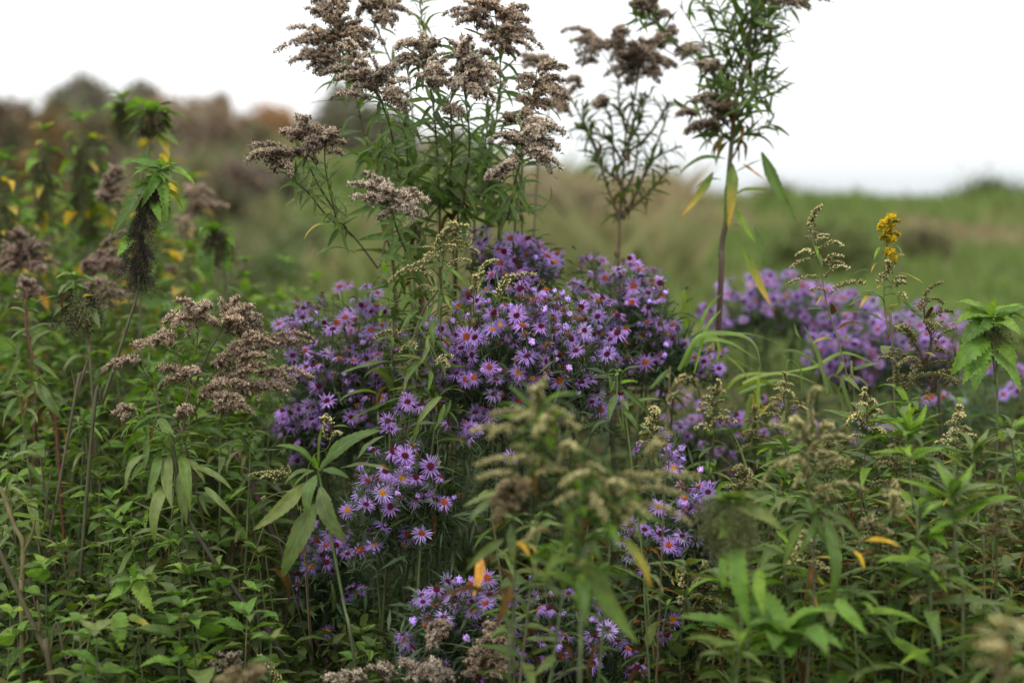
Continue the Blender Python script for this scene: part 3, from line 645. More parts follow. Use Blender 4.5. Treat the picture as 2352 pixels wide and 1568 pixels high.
def field_colour(x, y, r):
    """green sward with drier tan swathes, as they lie on the bank"""
    a = noise.noise(Vector((x * 0.22, y * 0.30, 3.1))) + 0.5 * noise.noise(Vector((x * 0.9, y * 0.5, 7.7)))
    ang = x / max(y, 1)
    dry = a * 1.3 + 0.50 * math.exp(-((ang - 0.03) / 0.11) ** 2) - 0.30 * (ang > 0.17) - 0.05 + r * 0.45
    if ang > 0.12 and y > 14: dry -= 0.25
    if math.hypot((x - 6.4) / 0.9, (y - 20.5) / 1.6) < 1: dry += 0.9
    if ang < -0.14: dry += 0.12
    f = min(1, max(0, dry * 1.3 + 0.28))
    g, t = np.array((0.160, 0.225, 0.060)), np.array((0.31, 0.245, 0.14))
    if ang < -0.17: t = np.array((0.24, 0.185, 0.13)); g = np.array((0.145, 0.205, 0.06)); f = min(1, f + 0.15)
    return g * (1 - f) + t * f
def grass_field():
    mb = MB(); n = 62000
    y = 5.5 + 28 * NR.random(n) ** 1.25; x = (NR.random(n) * 2 - 1) * (y * 0.50 + 1.5)
    V, c, h = np.zeros((n, 4, 3)), np.zeros((n, 3)), NR.uniform(0.10, 0.30, n)
    for i in range(n):
        c[i] = field_colour(x[i], y[i], (NR.random() - 0.5) * 0.6) * NR.uniform(0.82, 1.18)
        tall = 1.0 + max(0, noise.noise(Vector((x[i] * 0.45, y[i] * 0.45, 1.0)))) * 2.6 + (0.7 if NR.random() < 0.03 else 0); tall *= 0.72 if x[i] > 0.12 * y[i] else 1
        if abs(x[i] / y[i] - 0.03) < 0.09: tall *= 1.5
        h[i] *= tall
        V[i, :, 2] = ground_z(x[i], y[i])
    a = NR.uniform(0, 6.283, n); w_ = NR.uniform(0.006, 0.018, n) * (0.6 + y / 14); ln = NR.normal(0, 0.35, (n, 2)) * h[:, None]
    V[:, :, 0] += x[:, None]; V[:, :, 1] += y[:, None]
    V[:, 0, 0] -= np.cos(a) * w_; V[:, 0, 1] -= np.sin(a) * w_; V[:, 1, 0] += np.cos(a) * w_; V[:, 1, 1] += np.sin(a) * w_
    V[:, 2, :2] += ln * 0.4 + np.stack([np.cos(a) * w_, np.sin(a) * w_], 1) * 0.7; V[:, 2, 2] += h * 0.6
    V[:, 3, :2] += ln; V[:, 3, 2] += h
    V[:, :2, 2] -= 0.03
    b = np.arange(n)[:, None] * 4
    mb.add(V.reshape(-1, 3), None, np.concatenate([b + (0, 1, 2), b + (0, 2, 3)]), col=np.repeat(c, 4, 0))
    o = D.objects.new('meadow_grass', mb.mesh('meadow_grass', M_GRASS, smooth=False)); C.objects.link(o); o['kind'] = 'stuff'
grass_field()

def shrub(label, px, py_top, d, halfpx, hgt, cols, n=2600, leafs=0.07, twigs=14, group=None, base_py=None):
    twigs += 8; leafs *= 0.85
    """crown of leaf clumps on a few branching trunks"""
    wid = halfpx * 3.06e-4 * d * 0.80
    top = P(px, py_top, d); x, y = top.x, top.y; z0 = ground_z(x, y); H_ = max(hgt, (top.z - z0) * 0.98)
    root = thing('shrub', label, 'shrub', (x, y, z0), group); st = MB(); mb = MB(); cl = []
    for k in range(twigs):
        a = rnd(0, 6.283); q = math.sqrt(rnd(0.02, 1)); e2 = Vector((math.cos(a) * q * wid, math.sin(a) * q * wid * 0.8, H_ * (0.30 + 0.64 * math.sqrt(max(0, 1 - q * q * 0.85)) * rnd(0.65, 1.05))))
        pth = smooth_path([Vector((rnd(-.05, .05), rnd(-.05, .05), -0.05)), e2 * 0.5 + Vector((0, 0, -0.05 * H_)), e2], 4); tube(st, pth, (0.03, 0.006), (0.06, 0.05, 0.04), 5)
        cl += [(e2, rnd(0.15, 0.36) * wid), (e2 * 0.75 + Vector((rnd(-.2, .2) * wid, 0, 0)), 0.36 * wid), (e2 * 0.45, 0.5 * wid)]
    m = len(cl); cc = np.array([tuple(c[0]) for c in cl]); rr = np.array([c[1] for c in cl]); w_ = NR.integers(0, m, n)
    pts = cc[w_] + NR.normal(size=(n, 3)) * rr[w_, None] * np.where(NR.random((n, 1)) < 0.3, 1.1, 0.6); pts[:, 2] = np.maximum(pts[:, 2], 0.02)
    tone = NR.uniform(0.7, 1.3, m)[w_]
    dr = NR.normal(size=(n, 3)); dr /= np.linalg.norm(dr, axis=1)[:, None]; s = np.cross(dr, NR.normal(size=(n, 3))); s /= np.linalg.norm(s, axis=1)[:, None]
    L = leafs * NR.uniform(0.6, 1.4, (n, 1)); V = np.stack([pts, pts + dr * L * .5 + s * L * .28, pts + dr * L, pts + dr * L * .5 - s * L * .28], 1)
    ci = np.array(cols)[NR.integers(0, len(cols), n)] * tone[:, None]
    mb.add(V.reshape(-1, 3), np.arange(n * 4).reshape(-1, 4), col=np.repeat(ci, 4, 0))
    part('trunk', st.mesh('trunk', M_STEM), root); part('crown', mb.mesh('crown', M_CROWN, smooth=False), root)
    return root
def ground_d(px, py):
    d = 4.0
    while d < 34:
        p = P(px, py, d)
        if p.z <= ground_z(p.x, p.y): return d
        d += 0.25
    return 27.0
def slope_shrub(label, px, py_top, py_bot, halfpx, cols, n=2800):
    d = ground_d(px, py_bot); return shrub(label, px, py_top, d, halfpx, 0.15, cols, n, 0.045 + 0.0032 * d, 12)
DG, BR, OR, GY, PK = (0.12, 0.155, 0.07), (0.25, 0.20, 0.125), (0.52, 0.33, 0.17), (0.27, 0.255, 0.215), (0.32, 0.26, 0.21)
shrub('dark green shrub with a rounded grey top on the ridge, first from the left', 192, 172, 27, 62, 1.0, [DG, GY, BR, PK], 4200, 0.12)
shrub('grey brown shrub standing alone above the nettles on the ridge', 328, 176, 28, 46, 1.0, [GY, PK, BR, DG], 3200, 0.12)
shrub('reddish brown low shrub sloping between two taller shrubs on the ridge', 425, 246, 27, 70, 0.5, [BR, PK, OR], 3800, 0.12)
shrub('rust brown shrub rising to a pointed top on the ridge', 496, 206, 28, 40, 0.8, [OR, BR, PK], 3200, 0.11)
shrub('low rounded orange shrub on the open ridge', 618, 248, 29, 66, 0.4, [OR, (0.34, 0.19, 0.08), OR], 4200, 0.11)
shrub('dark olive tree half hidden behind the seeded goldenrods', 790, 186, 28, 62, 1.2, [DG, GY, BR], 4600, 0.13, 18)
shrub('pale grey brown bush behind the middle goldenrod stems', 900, 262, 29, 60, 0.8, [GY, PK, DG], 4200, 0.13)
shrub('low grey bush behind the stems at the centre of the goldenrods', 1040, 310, 29, 70, 0.5, [GY, PK, DG], 3600, 0.12)
shrub('wide brown thicket bush against the sky at the left edge', 5, 205, 15, 66, 0.8, [BR, (0.09, 0.05, 0.04), DG], 5200, 0.07, 20)
shrub('brown thicket bush with dark crown outside the left edge', -120, 190, 15, 80, 0.8, [BR, (0.09, 0.05, 0.04), DG], 4200, 0.07, 20)
shrub('brown thicket bush with ochre leaves beside the left edge one', 100, 238, 14, 60, 0.8, [BR, (0.19, 0.12, 0.03), (0.20, 0.13, 0.04)], 3600, 0.07, 14)
RU = (0.22, 0.14, 0.085)
slope_shrub('low dark bramble bush on the slope below the pointed shrub', 555, 385, 470, 90, [(0.11, 0.095, 0.075), RU, PK])
slope_shrub('flat brownish bramble bush on the slope left of the goldenrods', 655, 402, 468, 60, [BR, (0.11, 0.095, 0.075), DG])
slope_shrub('dark bramble bush behind the blurred rusty plumes', 495, 420, 520, 60, [(0.12, 0.10, 0.08), RU, DG])
slope_shrub('russet dry bush between the nettle tops and the green slope', 400, 245, 385, 90, [PK, RU, BR])
slope_shrub('russet dry bush on the upper slope under the pointed shrub', 480, 262, 350, 70, [RU, PK, BR])
slope_shrub('brown dry bush on the upper slope under the orange shrub', 560, 290, 345, 70, [BR, RU, DG])
slope_shrub('green leafy scrub at the foot of the ridge shrubs', 290, 290, 420, 120, [DG, (0.14, 0.18, 0.07), BR])
slope_shrub('dark brown dry bush low behind the nettles at the left edge', 20, 235, 430, 100, [RU, (0.15, 0.10, 0.07), BR], 4600)
slope_shrub('ochre and brown dry bush behind the drooping nettles', 110, 262, 450, 80, [BR, (0.28, 0.20, 0.05), RU], 4200)
slope_shrub('brown dry bush behind the tallest nettle crown', 210, 260, 440, 70, [BR, RU, DG], 3600)
slope_shrub('low greenish brush patch in front of the bramble bushes', 690, 530, 620, 80, [(0.20, 0.20, 0.10), (0.14, 0.20, 0.07), DG])
slope_shrub('low green brush patch left of the asters', 630, 590, 690, 70, [(0.14, 0.20, 0.06), DG, (0.12, 0.18, 0.06)])
slope_shrub('straw coloured brush patch at the centre of the meadow', 1290, 425, 560, 130, [(0.28, 0.22, 0.12), PK, (0.17, 0.19, 0.07)])
slope_shrub('straw coloured brush patch behind the middle asters', 1400, 490, 640, 110, [(0.28, 0.22, 0.13), (0.22, 0.17, 0.10), (0.15, 0.18, 0.07)])
slope_shrub('dry brush patch left of the straw coloured ones', 1150, 500, 650, 110, [(0.25, 0.19, 0.11), PK, (0.15, 0.17, 0.07)])
slope_shrub('olive brush patch right of the blurred thick stem', 1900, 520, 640, 130, [(0.17, 0.17, 0.07), (0.12, 0.17, 0.05)])
slope_shrub('brown brush patch on the bank behind the yellow flowers', 2120, 535, 600, 80, [(0.17, 0.16, 0.075), (0.14, 0.18, 0.055), (0.22, 0.17, 0.11)], 1300)
for lb, px_, py_, d_, hp, cl_, hh in (('thin grey shrub with sparse twigs left of the first ridge shrub', 140, 205, 26, 40, [GY, BR, DG], .7), ('thin brown shrub filling the dip between the two tallest ridge shrubs', 262, 232, 27, 40, [BR, PK, GY], .5), ('thin shrub leaning right from the second ridge shrub', 365, 215, 27.5, 40, [PK, BR, OR], .6),
    ('pale rusty shrub below the pointed one', 455, 238, 27, 46, [OR, PK, BR], .5), ('sparse low shrub left of the orange one', 555, 272, 28, 40, [BR, OR, PK], .3), ('sparse olive shrub right of the dark olive tree', 850, 235, 29, 50, [DG, BR, GY], .6), ('low olive shrub left of the dark olive tree', 720, 268, 28, 50, [DG, GY, BR], .4),
    ('low dark green bush on the skyline of the bank at the far right', 2270, 425, 29, 90, [(0.10, 0.14, 0.045), DG], .2), ('very low bush on the skyline right of the thick stem', 1780, 432, 29, 50, [DG, BR], .15)):
    shrub(lb, px_, py_, d_, hp, hh, cl_, 1700, 0.13, 10)

YT_PX = (0, 450, 650, 1100, 1650, 2000, 2352); YT_D = (1.8, 2.05, 2.6, 3.4, 5.0, 8.0)
YT = np.array([[1400, 1420, 1480, 1560, 1520, 1430, 1380], [1140, 1160, 1290, 1420, 1300, 1170, 1120], [860, 890, 980, 1010, 980, 930, 900], [540, 570, 700, 800, 810, 790, 770], [400, 440, 640, 690, 700, 710, 725], [370, 430, 610, 640, 660, 690, 715]])
def ytop(px, d):
    col = [np.interp(px, YT_PX, row) for row in YT]; return float(np.interp(d, YT_D, col))
def under_points(n, x0, x1, d0, d1, s0, s1, power=1.0, deep=0.5, drop=0.17):
    out = []
    for _ in range(n):
        d = d0 + (d1 - d0) * rnd(0, 1) ** power; px = rnd(x0, x1); y0 = ytop(px, d)
        top = P(px, y0, d)
        v = noise.noise(Vector((top.x * 7.5, top.y * 7.5, 0.4))) + 0.5 * noise.noise(Vector((top.x * 17, top.y * 17, 2.4)))
        w2 = noise.noise(Vector((top.x * 9, top.y * 9, 5.0)))
        if rnd(0, 1) > 0.75 + w2 * 1.3: continue
        z = top.z - drop + v * 0.17 - abs(RNG.gauss(0, 1)) * deep * 0.5
        if z < ground_z(top.x, top.y): continue
        out.append((top.x, top.y, z, rnd(s0, s1)))
    return out
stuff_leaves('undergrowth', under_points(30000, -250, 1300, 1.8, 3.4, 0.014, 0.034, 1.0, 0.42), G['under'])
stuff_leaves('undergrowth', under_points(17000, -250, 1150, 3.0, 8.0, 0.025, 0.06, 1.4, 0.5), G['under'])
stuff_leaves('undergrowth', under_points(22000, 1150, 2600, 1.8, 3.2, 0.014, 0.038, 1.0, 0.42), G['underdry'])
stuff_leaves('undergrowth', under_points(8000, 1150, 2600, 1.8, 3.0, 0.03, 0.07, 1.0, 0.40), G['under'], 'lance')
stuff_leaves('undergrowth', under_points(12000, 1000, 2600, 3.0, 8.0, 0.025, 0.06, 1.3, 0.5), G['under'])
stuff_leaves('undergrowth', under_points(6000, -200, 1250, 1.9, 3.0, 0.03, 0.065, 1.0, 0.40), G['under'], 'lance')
def stalks(n, x0, x1, d0, d1, cols):
    mb = MB()
    for _ in range(n):
        d = rnd(d0, d1); px = rnd(x0, x1); t = P(px, ytop(px, d) + rnd(-60, 160), d); g = Vector((t.x + rnd(-.6, .6), t.y + rnd(-.3, .3), ground_z(t.x, t.y)))
        tube(mb, smooth_path([g, g.lerp(t, 0.5) + Vector((rnd(-.05, .05), rnd(-.05, .05), 0)), t], 4), (rnd(0.0018, 0.0038), 0.0012), RNG.choice(cols), 4)
    o = D.objects.new('dead_stalks', mb.mesh('dead_stalks', M_STEM)); C.objects.link(o); o['kind'] = 'stuff'
stalks(240, -200, 2500, 2.0, 4.5, [(0.045, 0.028, 0.02), (0.07, 0.05, 0.03), (0.11, 0.11, 0.045), (0.06, 0.075, 0.03)])

# ------------------------------------------------------------------ crops used to read positions
c1, c2, c3 = crop(0, 0, 2.8), crop(600, 0, 2.8), crop(1300, 0, 2.8)
c4, c5, c6, c7 = crop(0, 500, 2.8), crop(600, 500, 2.8), crop(1100, 500, 2.8), crop(1670, 400, 2.8)
c8, c9, c10, c11 = crop(0, 1107, 2.8), crop(600, 1000, 2.35), crop(1100, 900, 2.045), crop(1670, 900, 2.045)

# ------------------------------------------------------------------ the purple asters
aster_bush('lilac aster bush in sharp focus in front, densest with flowers and brown spent heads', [
 (1685,750,'O',1.05),(1740,820,'Y',.75),(1795,905,'Y',.5),(1500,1060,'M',1.1),(1665,1110,'O',.9),(1775,1140,'Y',1),(1880,1195,'O',1.1),(1960,1190,'Y',1.05),(1560,945,'C',.9),(1925,1035,'M',1.05),
 (2050,1070,'M',.9),(2045,955,'Y',1.05),(2125,1020,'C',.9),(2150,1200,'d',1.15),(2295,1215,'M',1.1),(1430,1260,'M',1.1),(1505,1195,'O',1),(1300,1190,'C',1),(1695,1295,'M',1),(1745,1375,'M',1),(1860,1340,'O',.95),
 (2205,1395,'M',.95),(1575,1520,'M',1),(1490,1540,'s',1),(1735,1470,'M',.9),(1500,1130,'C',.7),(1960,760,'s',1.1),(2020,830,'M',.95),(1990,790,'s',1.1),(1650,665,'C',.9),(1680,480,'s',1),(1925,580,'s',.9),(2050,730,'C',.9),
 (1385,890,'C',.8),(1520,755,'C',.6),(1870,635,'S'),(1850,730,'S'),(1585,815,'S'),(1560,840,'S'),(1915,890,'S'),(2105,790,'S'),(2105,860,'S'),(1735,955,'S'),(2095,700,'S'),(1450,940,'S'),(2210,1045,'S'),(2060,1140,'S'),
 (1855,1060,'S'),(2165,1110,'S'),(2215,780,'S'),(2270,780,'S'),(2185,860,'S'),(2205,890,'S'),(2040,600,'S'),(1830,855,'S'),(2310,980,'S'),(2375,990,'S'),(2420,1170,'S'),(2480,1080,'S'),(2610,1050,'S'),(2430,1190,'S'),
 (2300,880,'O',1),(2430,960,'s',1),(2500,1000,'C',.9),(2530,1060,'M',.9),(2280,1110,'C',1),(2380,1060,'C',.9),(2130,650,'s',1),(2150,690,'s',.9),(2110,590,'C',.7),(1980,610,'C',.7),(2050,640,'s',.7),
 (1690,870,'C',.7),(1830,840,'C',.6),(1880,920,'C',.7),(1700,600,'C',.7),(1790,560,'d',.8),(2280,1290,'C',.6),(2350,1190,'d',.9),(1820,1410,'C',.7),(1560,1180,'d',.9),(1540,1270,'C',.6),(1730,1210,'C',.7),
 (2425,1400,'O',1.1),(2300,1130,'C',.8),(2190,1280,'C',.6),(1640,1420,'d',.9),(1900,1460,'s',1),(1980,1380,'s',.8),(2120,1340,'C',.7),(1400,1180,'C',.9)],
 (0.10, 2.45, 0), c5, d0=2.10, bulge=0.12, nfol=4200, fill=[(1190, 760, 170, 110, 34, 'CsdCSMC'), (1080, 860, 60, 60, 10, 'dsM'), (1330, 800, 110, 90, 24, 'CsdSCM'), (1190, 900, 120, 50, 10, 'Msd'), (1000, 800, 50, 90, 18, 'sdM'), (1300, 740, 150, 100, 34, 'SSCsSd'), (1150, 800, 150, 120, 30, 'MsdSYO'), (1180, 960, 130, 40, 16, 'MsdOS'), (1370, 930, 80, 50, 14, 'sdMSC'), (1220, 690, 140, 60, 22, 'SSCs')])
aster_bush('lilac aster bush under the goldenrod leaves, left of the sharpest one', [
 (640,560,'O'),(430,680,'s'),(735,635,'s',.8),(815,690,'O',1),(680,770,'O',1.05),(595,850,'M',1.05),(860,855,'O',1.1),(720,860,'O',.6),(225,815,'O'),(365,740,'s'),(330,850,'O'),(905,1025,'O'),(570,1010,'Y',.8),(745,1030,'O',.8),
 (410,1110,'O'),(535,1175,'Y',1.1),(680,1160,'C'),(895,1220,'M',1.05),(930,1320,'Y',.8),(1110,1290,'M'),(555,1340,'M'),(930,1440,'M'),(785,1430,'M',.8),(1140,1420,'s'),(1020,1100,'C'),(860,920,'s',1.1),(900,910,'s',1),(765,1340,'d'),(660,1230,'d'),
 (300,1420,'M'),(400,1480,'M'),(250,1440,'M'),(220,1530,'d'),(1090,1530,'d'),(540,1020,'s'),(480,1030,'s'),(450,1060,'s'),(340,1130,'M'),(320,1030,'M'),(210,1210,'s'),(270,1210,'s'),(310,790,'s'),(290,890,'s'),(240,930,'s'),(390,770,'M'),(460,1100,'s'),
 (500,1090,'s'),(370,1170,'s'),(850,1310,'s'),(1080,1180,'s'),(1110,1160,'s'),(820,560,'s',.8),(700,540,'s',.8),(900,600,'O',.8),(1150,940,'s',.8),(1110,880,'O',.6),(930,940,'d'),(500,1240,'d'),(640,1050,'d',.8),(350,700,'S'),(350,655,'S'),(520,620,'S'),(605,630,'S'),(435,680,'S'),(495,710,'S'),(450,750,'S'),(650,1020,'S'),(980,1165,'S'),
 (745,1215,'S'),(790,1265,'S'),(865,1080,'S'),(690,1000,'S'),(710,1040,'S'),(740,950,'S'),(680,900,'S'),(970,1040,'S'),(840,1500,'S'),(730,1500,'S'),(290,960,'S')],
 (-0.45, 2.65, 0), c5, d0=2.32, bulge=0.10, nfol=4600, size=0.98, fill=[(690, 985, 60, 75, 34, 'MMsdsCO'), (760, 820, 110, 80, 14, 'sdSC'), (870, 900, 90, 90, 16, 'sdSCM'), (800, 730, 130, 60, 18, 'SsdC'), (930, 850, 50, 110, 12, 'sdM'), (780, 890, 120, 60, 14, 'SSSsM'), (800, 800, 140, 120, 26, 'SSsdC')])
aster_bush('small lilac aster bush rising behind the goldenrod stems', [
 (2110,390,'Y',1.15),(1975,400,'O'),(1870,455,'O',1.1),(1770,465,'Y'),(1565,180,'s'),(1650,160,'s',.8),(1890,240,'O'),(1740,270,'s',.8),(1600,270,'M'),(1930,230,'s'),(1640,240,'s'),(1990,250,'S'),(1900,330,'C'),(2090,470,'M'),(2060,350,'s'),
 (1800,330,'s'),(1700,380,'C'),(1580,330,'s'),(1940,300,'s'),(1840,380,'d'),(1620,370,'O',.7),(2130,330,'s'),(2060,500,'s'),(1550,230,'s'),(1740,540,'C',.8),(1520,610,'O'),(1530,640,'d')], (0.12, 2.85, 0), c5, d0=2.38, bulge=0.06, nfol=1500, fill=[(1200, 590, 80, 50, 20, 'sdsOC')], fcol=((0.05, 0.085, 0.035), (0.08, 0.12, 0.05)))
aster_bush('lilac aster bush with a rounded top standing before the open meadow', [
 (1010,655,'Y',1.1),(1250,555,'O',1.1),(855,550,'M',1),(1040,380,'O',.9),(960,370,'C',.9),(1270,415,'M'),(1055,500,'O'),(1185,655,'M',1.05),(1245,635,'M'),(1180,580,'s'),(960,470,'C'),(1150,455,'C'),(1390,450,'s'),(1290,440,'s'),(855,610,'C'),
 (1090,690,'C'),(1365,670,'C',.9),(1110,845,'M',1.1),(1200,840,'s'),(1435,815,'O'),(1485,895,'Y',1.1),(1515,870,'O'),(1310,895,'O'),(1345,800,'O',.8),(1435,1030,'O'),(1330,1075,'O',1.1),(1390,960,'C'),(1670,1045,'O',1),(1700,990,'s'),(905,885,'O'),
 (860,660,'C',.9),(935,830,'M'),(1020,930,'s'),(1080,990,'s'),(1115,1060,'M'),(1490,1270,'O',1.1),(1300,500,'s'),(1320,530,'s'),(1330,600,'s'),(1440,640,'s'),(1470,610,'C'),(1300,660,'s'),(900,380,'s'),(930,360,'s'),(1410,500,'C',.7),(1280,1150,'s'),(1540,920,'s'),(1520,820,'s'),(1780,1000,'s'),(1860,1000,'s',.8),(1730,1070,'M'),(1290,1100,'s'),(1470,960,'C'),(1360,900,'C'),(1230,700,'s',.7),
 (1050,780,'C'),(1130,770,'s'),(1135,340,'S'),(1180,385,'S'),(890,430,'S'),(960,585,'S'),(1375,520,'S'),(1395,570,'S'),(1440,610,'S'),(1000,745,'S'),(1060,760,'S'),(1340,460,'S'),(1380,550,'S'),(1710,920,'S'),(1560,1030,'S')],
 (0.50, 2.8, 0), c6, d0=2.36, bulge=0.10, nfol=3400, size=0.98, fill=[(1420, 660, 100, 70, 24, 'sdCMsS'), (1480, 800, 120, 60, 14, 'sdCM'), (1600, 830, 60, 50, 8, 'sdM')])
aster_bush('lilac aster spray hanging low beside the big leafy rosette, nearest of all', [
 (915,265,'M',1.05),(960,205,'Y',.9),(1060,325,'M',1.1),(900,390,'Y',1.15),(785,475,'Y',1),(825,435,'O',.6),(660,485,'M',1),(870,485,'C',.9),(1010,460,'M',1.1),(985,500,'C',.8),(830,555,'M',1),(585,575,'Y',1),(880,660,'Y',.95),(935,715,'O',1.25),
 (1010,710,'O',1.1),(870,755,'O',1),(660,800,'d',1.1),(740,775,'Y',1),(795,640,'C',.6),(700,410,'s',1),(1120,385,'s',.8),(790,320,'s',.8),(920,340,'C',.8),(640,810,'s',1),(690,790,'s',.9),(630,380,'S',.8),(590,435,'S',.8),(675,660,'S',.7),(690,720,'S',1),(980,260,'S',.7),
 (1140,530,'d',.9),(1195,510,'C',.6),(1230,495,'S',.8),(740,390,'s',.8),(1320,100,'M',1),(1250,165,'Y',1.1),(1290,160,'s',.8),(1520,270,'M',.8)], (-0.22, 2.3, 0), c9, d0=2.08, bulge=0.06, nfol=3000, depth=0.16, fill=[(920, 1160, 90, 110, 12, 'sdMS'), (960, 960, 70, 60, 12, 'sdM'), (880, 1060, 60, 50, 10, 'sdMS'), (1080, 980, 60, 50, 10, 'sMd')])
aster_bush('sparse shaded aster bush with few flowers low on dark leafy stems', [
 (375,900,'Y'),(440,830,'M'),(295,940,'s'),(485,700,'M'),(460,780,'s'),(500,740,'s'),(540,760,'s'),(310,1095,'s'),(340,1100,'s'),(580,1070,'M',.8),(665,1035,'M',.7),(500,1290,'M',1.15),(545,1275,'O'),(470,1270,'Y'),(780,1265,'M',.8),(980,1150,'Y'),(520,1320,'s'),
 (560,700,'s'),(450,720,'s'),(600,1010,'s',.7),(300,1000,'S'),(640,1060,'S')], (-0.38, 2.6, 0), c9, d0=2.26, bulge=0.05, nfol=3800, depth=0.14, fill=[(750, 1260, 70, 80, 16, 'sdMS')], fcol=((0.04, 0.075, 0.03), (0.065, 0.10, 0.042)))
aster_bush('lilac aster bush at the bottom, just above a beige fluffy goldenrod head', [
 (965,1210,'C',1),(1040,1195,'s'),(920,1325,'O',1.15),(1060,1290,'M',1.15),(950,1410,'Y',1.15),(1175,1470,'Y',1),(1225,985,'C',1),(1190,1060,'s',1),(1385,965,'O',1.05),(1325,1035,'M',1.1),(1305,1145,'O',1.1),(1200,1155,'C',1),(1180,1230,'C',1),(1265,1310,'C',1),
 (1400,1060,'s'),(1375,1110,'s'),(1330,1530,'d'),(1385,1420,'M'),(1160,985,'s'),(1030,1230,'s',.8),(900,1290,'s',.8),(1090,1130,'S'),(1050,1200,'S'),(1190,1100,'s'),(1340,1110,'s')], (0.0, 2.25, 0), c9, d0=1.98, bulge=0.05, nfol=3000, depth=0.15, fill=[(1040, 1400, 90, 70, 14, 'sCdM'), (990, 1500, 60, 40, 6, 'sM')])
aster_bush('lilac aster spray right of the blurred olive goldenrod in front', [
 (1040,335,'s'),(1120,420,'C'),(1150,400,'C'),(1115,495,'Y'),(1040,690,'Y',1),(1140,585,'S'),(1165,650,'S'),(1280,700,'s',1.2),(1240,690,'s',1.2),(1170,710,'s'),(1240,760,'d',1.1),(1150,740,'M'),(1090,880,'O'),(1120,890,'M'),(1175,890,'s'),(1150,860,'d'),(1300,835,'C'),(1330,1000,'Y',1.1),
 (1300,900,'M'),(1110,1250,'Y',1.1),(1060,1330,'s',1.1),(1215,1150,'s',.8),(990,820,'C'),(1070,870,'d'),(1190,850,'d'),(1200,700,'s'),(1080,1320,'d'),(1150,990,'s',.7),(930,400,'s',.9),(1180,610,'S'),(1150,580,'S'),(1260,670,'S')], (0.62, 2.4, 0), c10, d0=2.06, bulge=0.05, nfol=3000, depth=0.16, fill=[(1590, 1160, 55, 90, 16, 'sdMC'), (1540, 1040, 40, 40, 8, 'sC'), (1480, 1250, 60, 60, 8, 'sM')])
aster_bush('low aster bush in the dark tangle below the blurred olive goldenrod', [
 (375,1480,'O'),(430,1490,'s'),(555,1430,'d'),(755,1490,'Y',1.05),(900,1510,'s'),(350,1350,'M'),(740,1345,'C'),(755,1260,'s'),(570,1330,'s'),(490,1190,'s'),(840,1290,'s'),(740,1170,'s',.9),(405,1035,'C'),(440,1200,'s'),(720,1330,'d'),(910,1400,'s',.8),(20,1460,'O'),(180,1440,'d',.9),(460,1470,'s'),(340,1510,'s'),
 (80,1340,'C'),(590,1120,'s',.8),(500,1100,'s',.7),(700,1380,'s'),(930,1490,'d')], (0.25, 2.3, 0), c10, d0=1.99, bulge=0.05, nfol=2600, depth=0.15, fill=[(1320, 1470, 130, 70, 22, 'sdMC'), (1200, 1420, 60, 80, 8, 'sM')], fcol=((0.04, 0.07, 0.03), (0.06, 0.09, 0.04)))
FARC = ((0.06, 0.10, 0.045), (0.085, 0.13, 0.055))
aster_bush('blurred lilac aster bush in the meadow behind the thick brown stem', [], (1.15, 3.9, 0), None, d0=3.15, fill=[(1760, 665, 110, 45, 60, 'OsdMYs'), (1650, 730, 60, 40, 18, 'OsdM'), (1880, 700, 60, 50, 26, 'OsdM'), (1790, 740, 120, 40, 14, 'OsdM'), (1930, 730, 110, 60, 30, 'OsdMS')], nfol=2600, bulge=0.1, fcol=FARC, dj=0.1, size=1.08)
aster_bush('blurred lilac aster bush behind the yellow flowered goldenrod', [], (1.7, 3.7, 0), None, d0=2.95, fill=[(1980, 760, 70, 50, 26, 'OsdM'), (2110, 750, 110, 50, 46, 'OsdMS'), (1960, 840, 80, 40, 30, 'Osd'), (2200, 780, 50, 60, 16, 'Osd'), (2050, 840, 60, 40, 14, 'Osd'), (2010, 800, 170, 60, 40, 'OsdMS'), (2170, 830, 90, 60, 20, 'OsdS'), (1900, 800, 60, 60, 14, 'sdM')], nfol=2600, bulge=0.1, fcol=FARC, dj=0.1, size=1.05)
aster_bush('blurred lilac aster bush low in the grass right of the sharp asters', [], (0.95, 3.3, 0), None, d0=2.72, fill=[(1640, 1000, 90, 80, 36, 'OsdMs'), (1800, 960, 110, 60, 22, 'sdMS'), (1660, 1080, 60, 40, 12, 'sdM'), (1560, 930, 60, 40, 10, 'sdO')], nfol=3400, bulge=0.1, fcol=((0.06, 0.085, 0.035), (0.09, 0.12, 0.045)), dj=0.08, size=0.9)
aster_bush('blurred lilac aster bush among nettles at the far right', [], (2.0, 3.4, 0), None, d0=2.75, fill=[(2000, 985, 70, 30, 12, 'sdO'), (2300, 860, 50, 60, 12, 'sdO'), (2160, 900, 80, 30, 8, 'sd')], nfol=1600, bulge=0.1, fcol=FARC, dj=0.1)

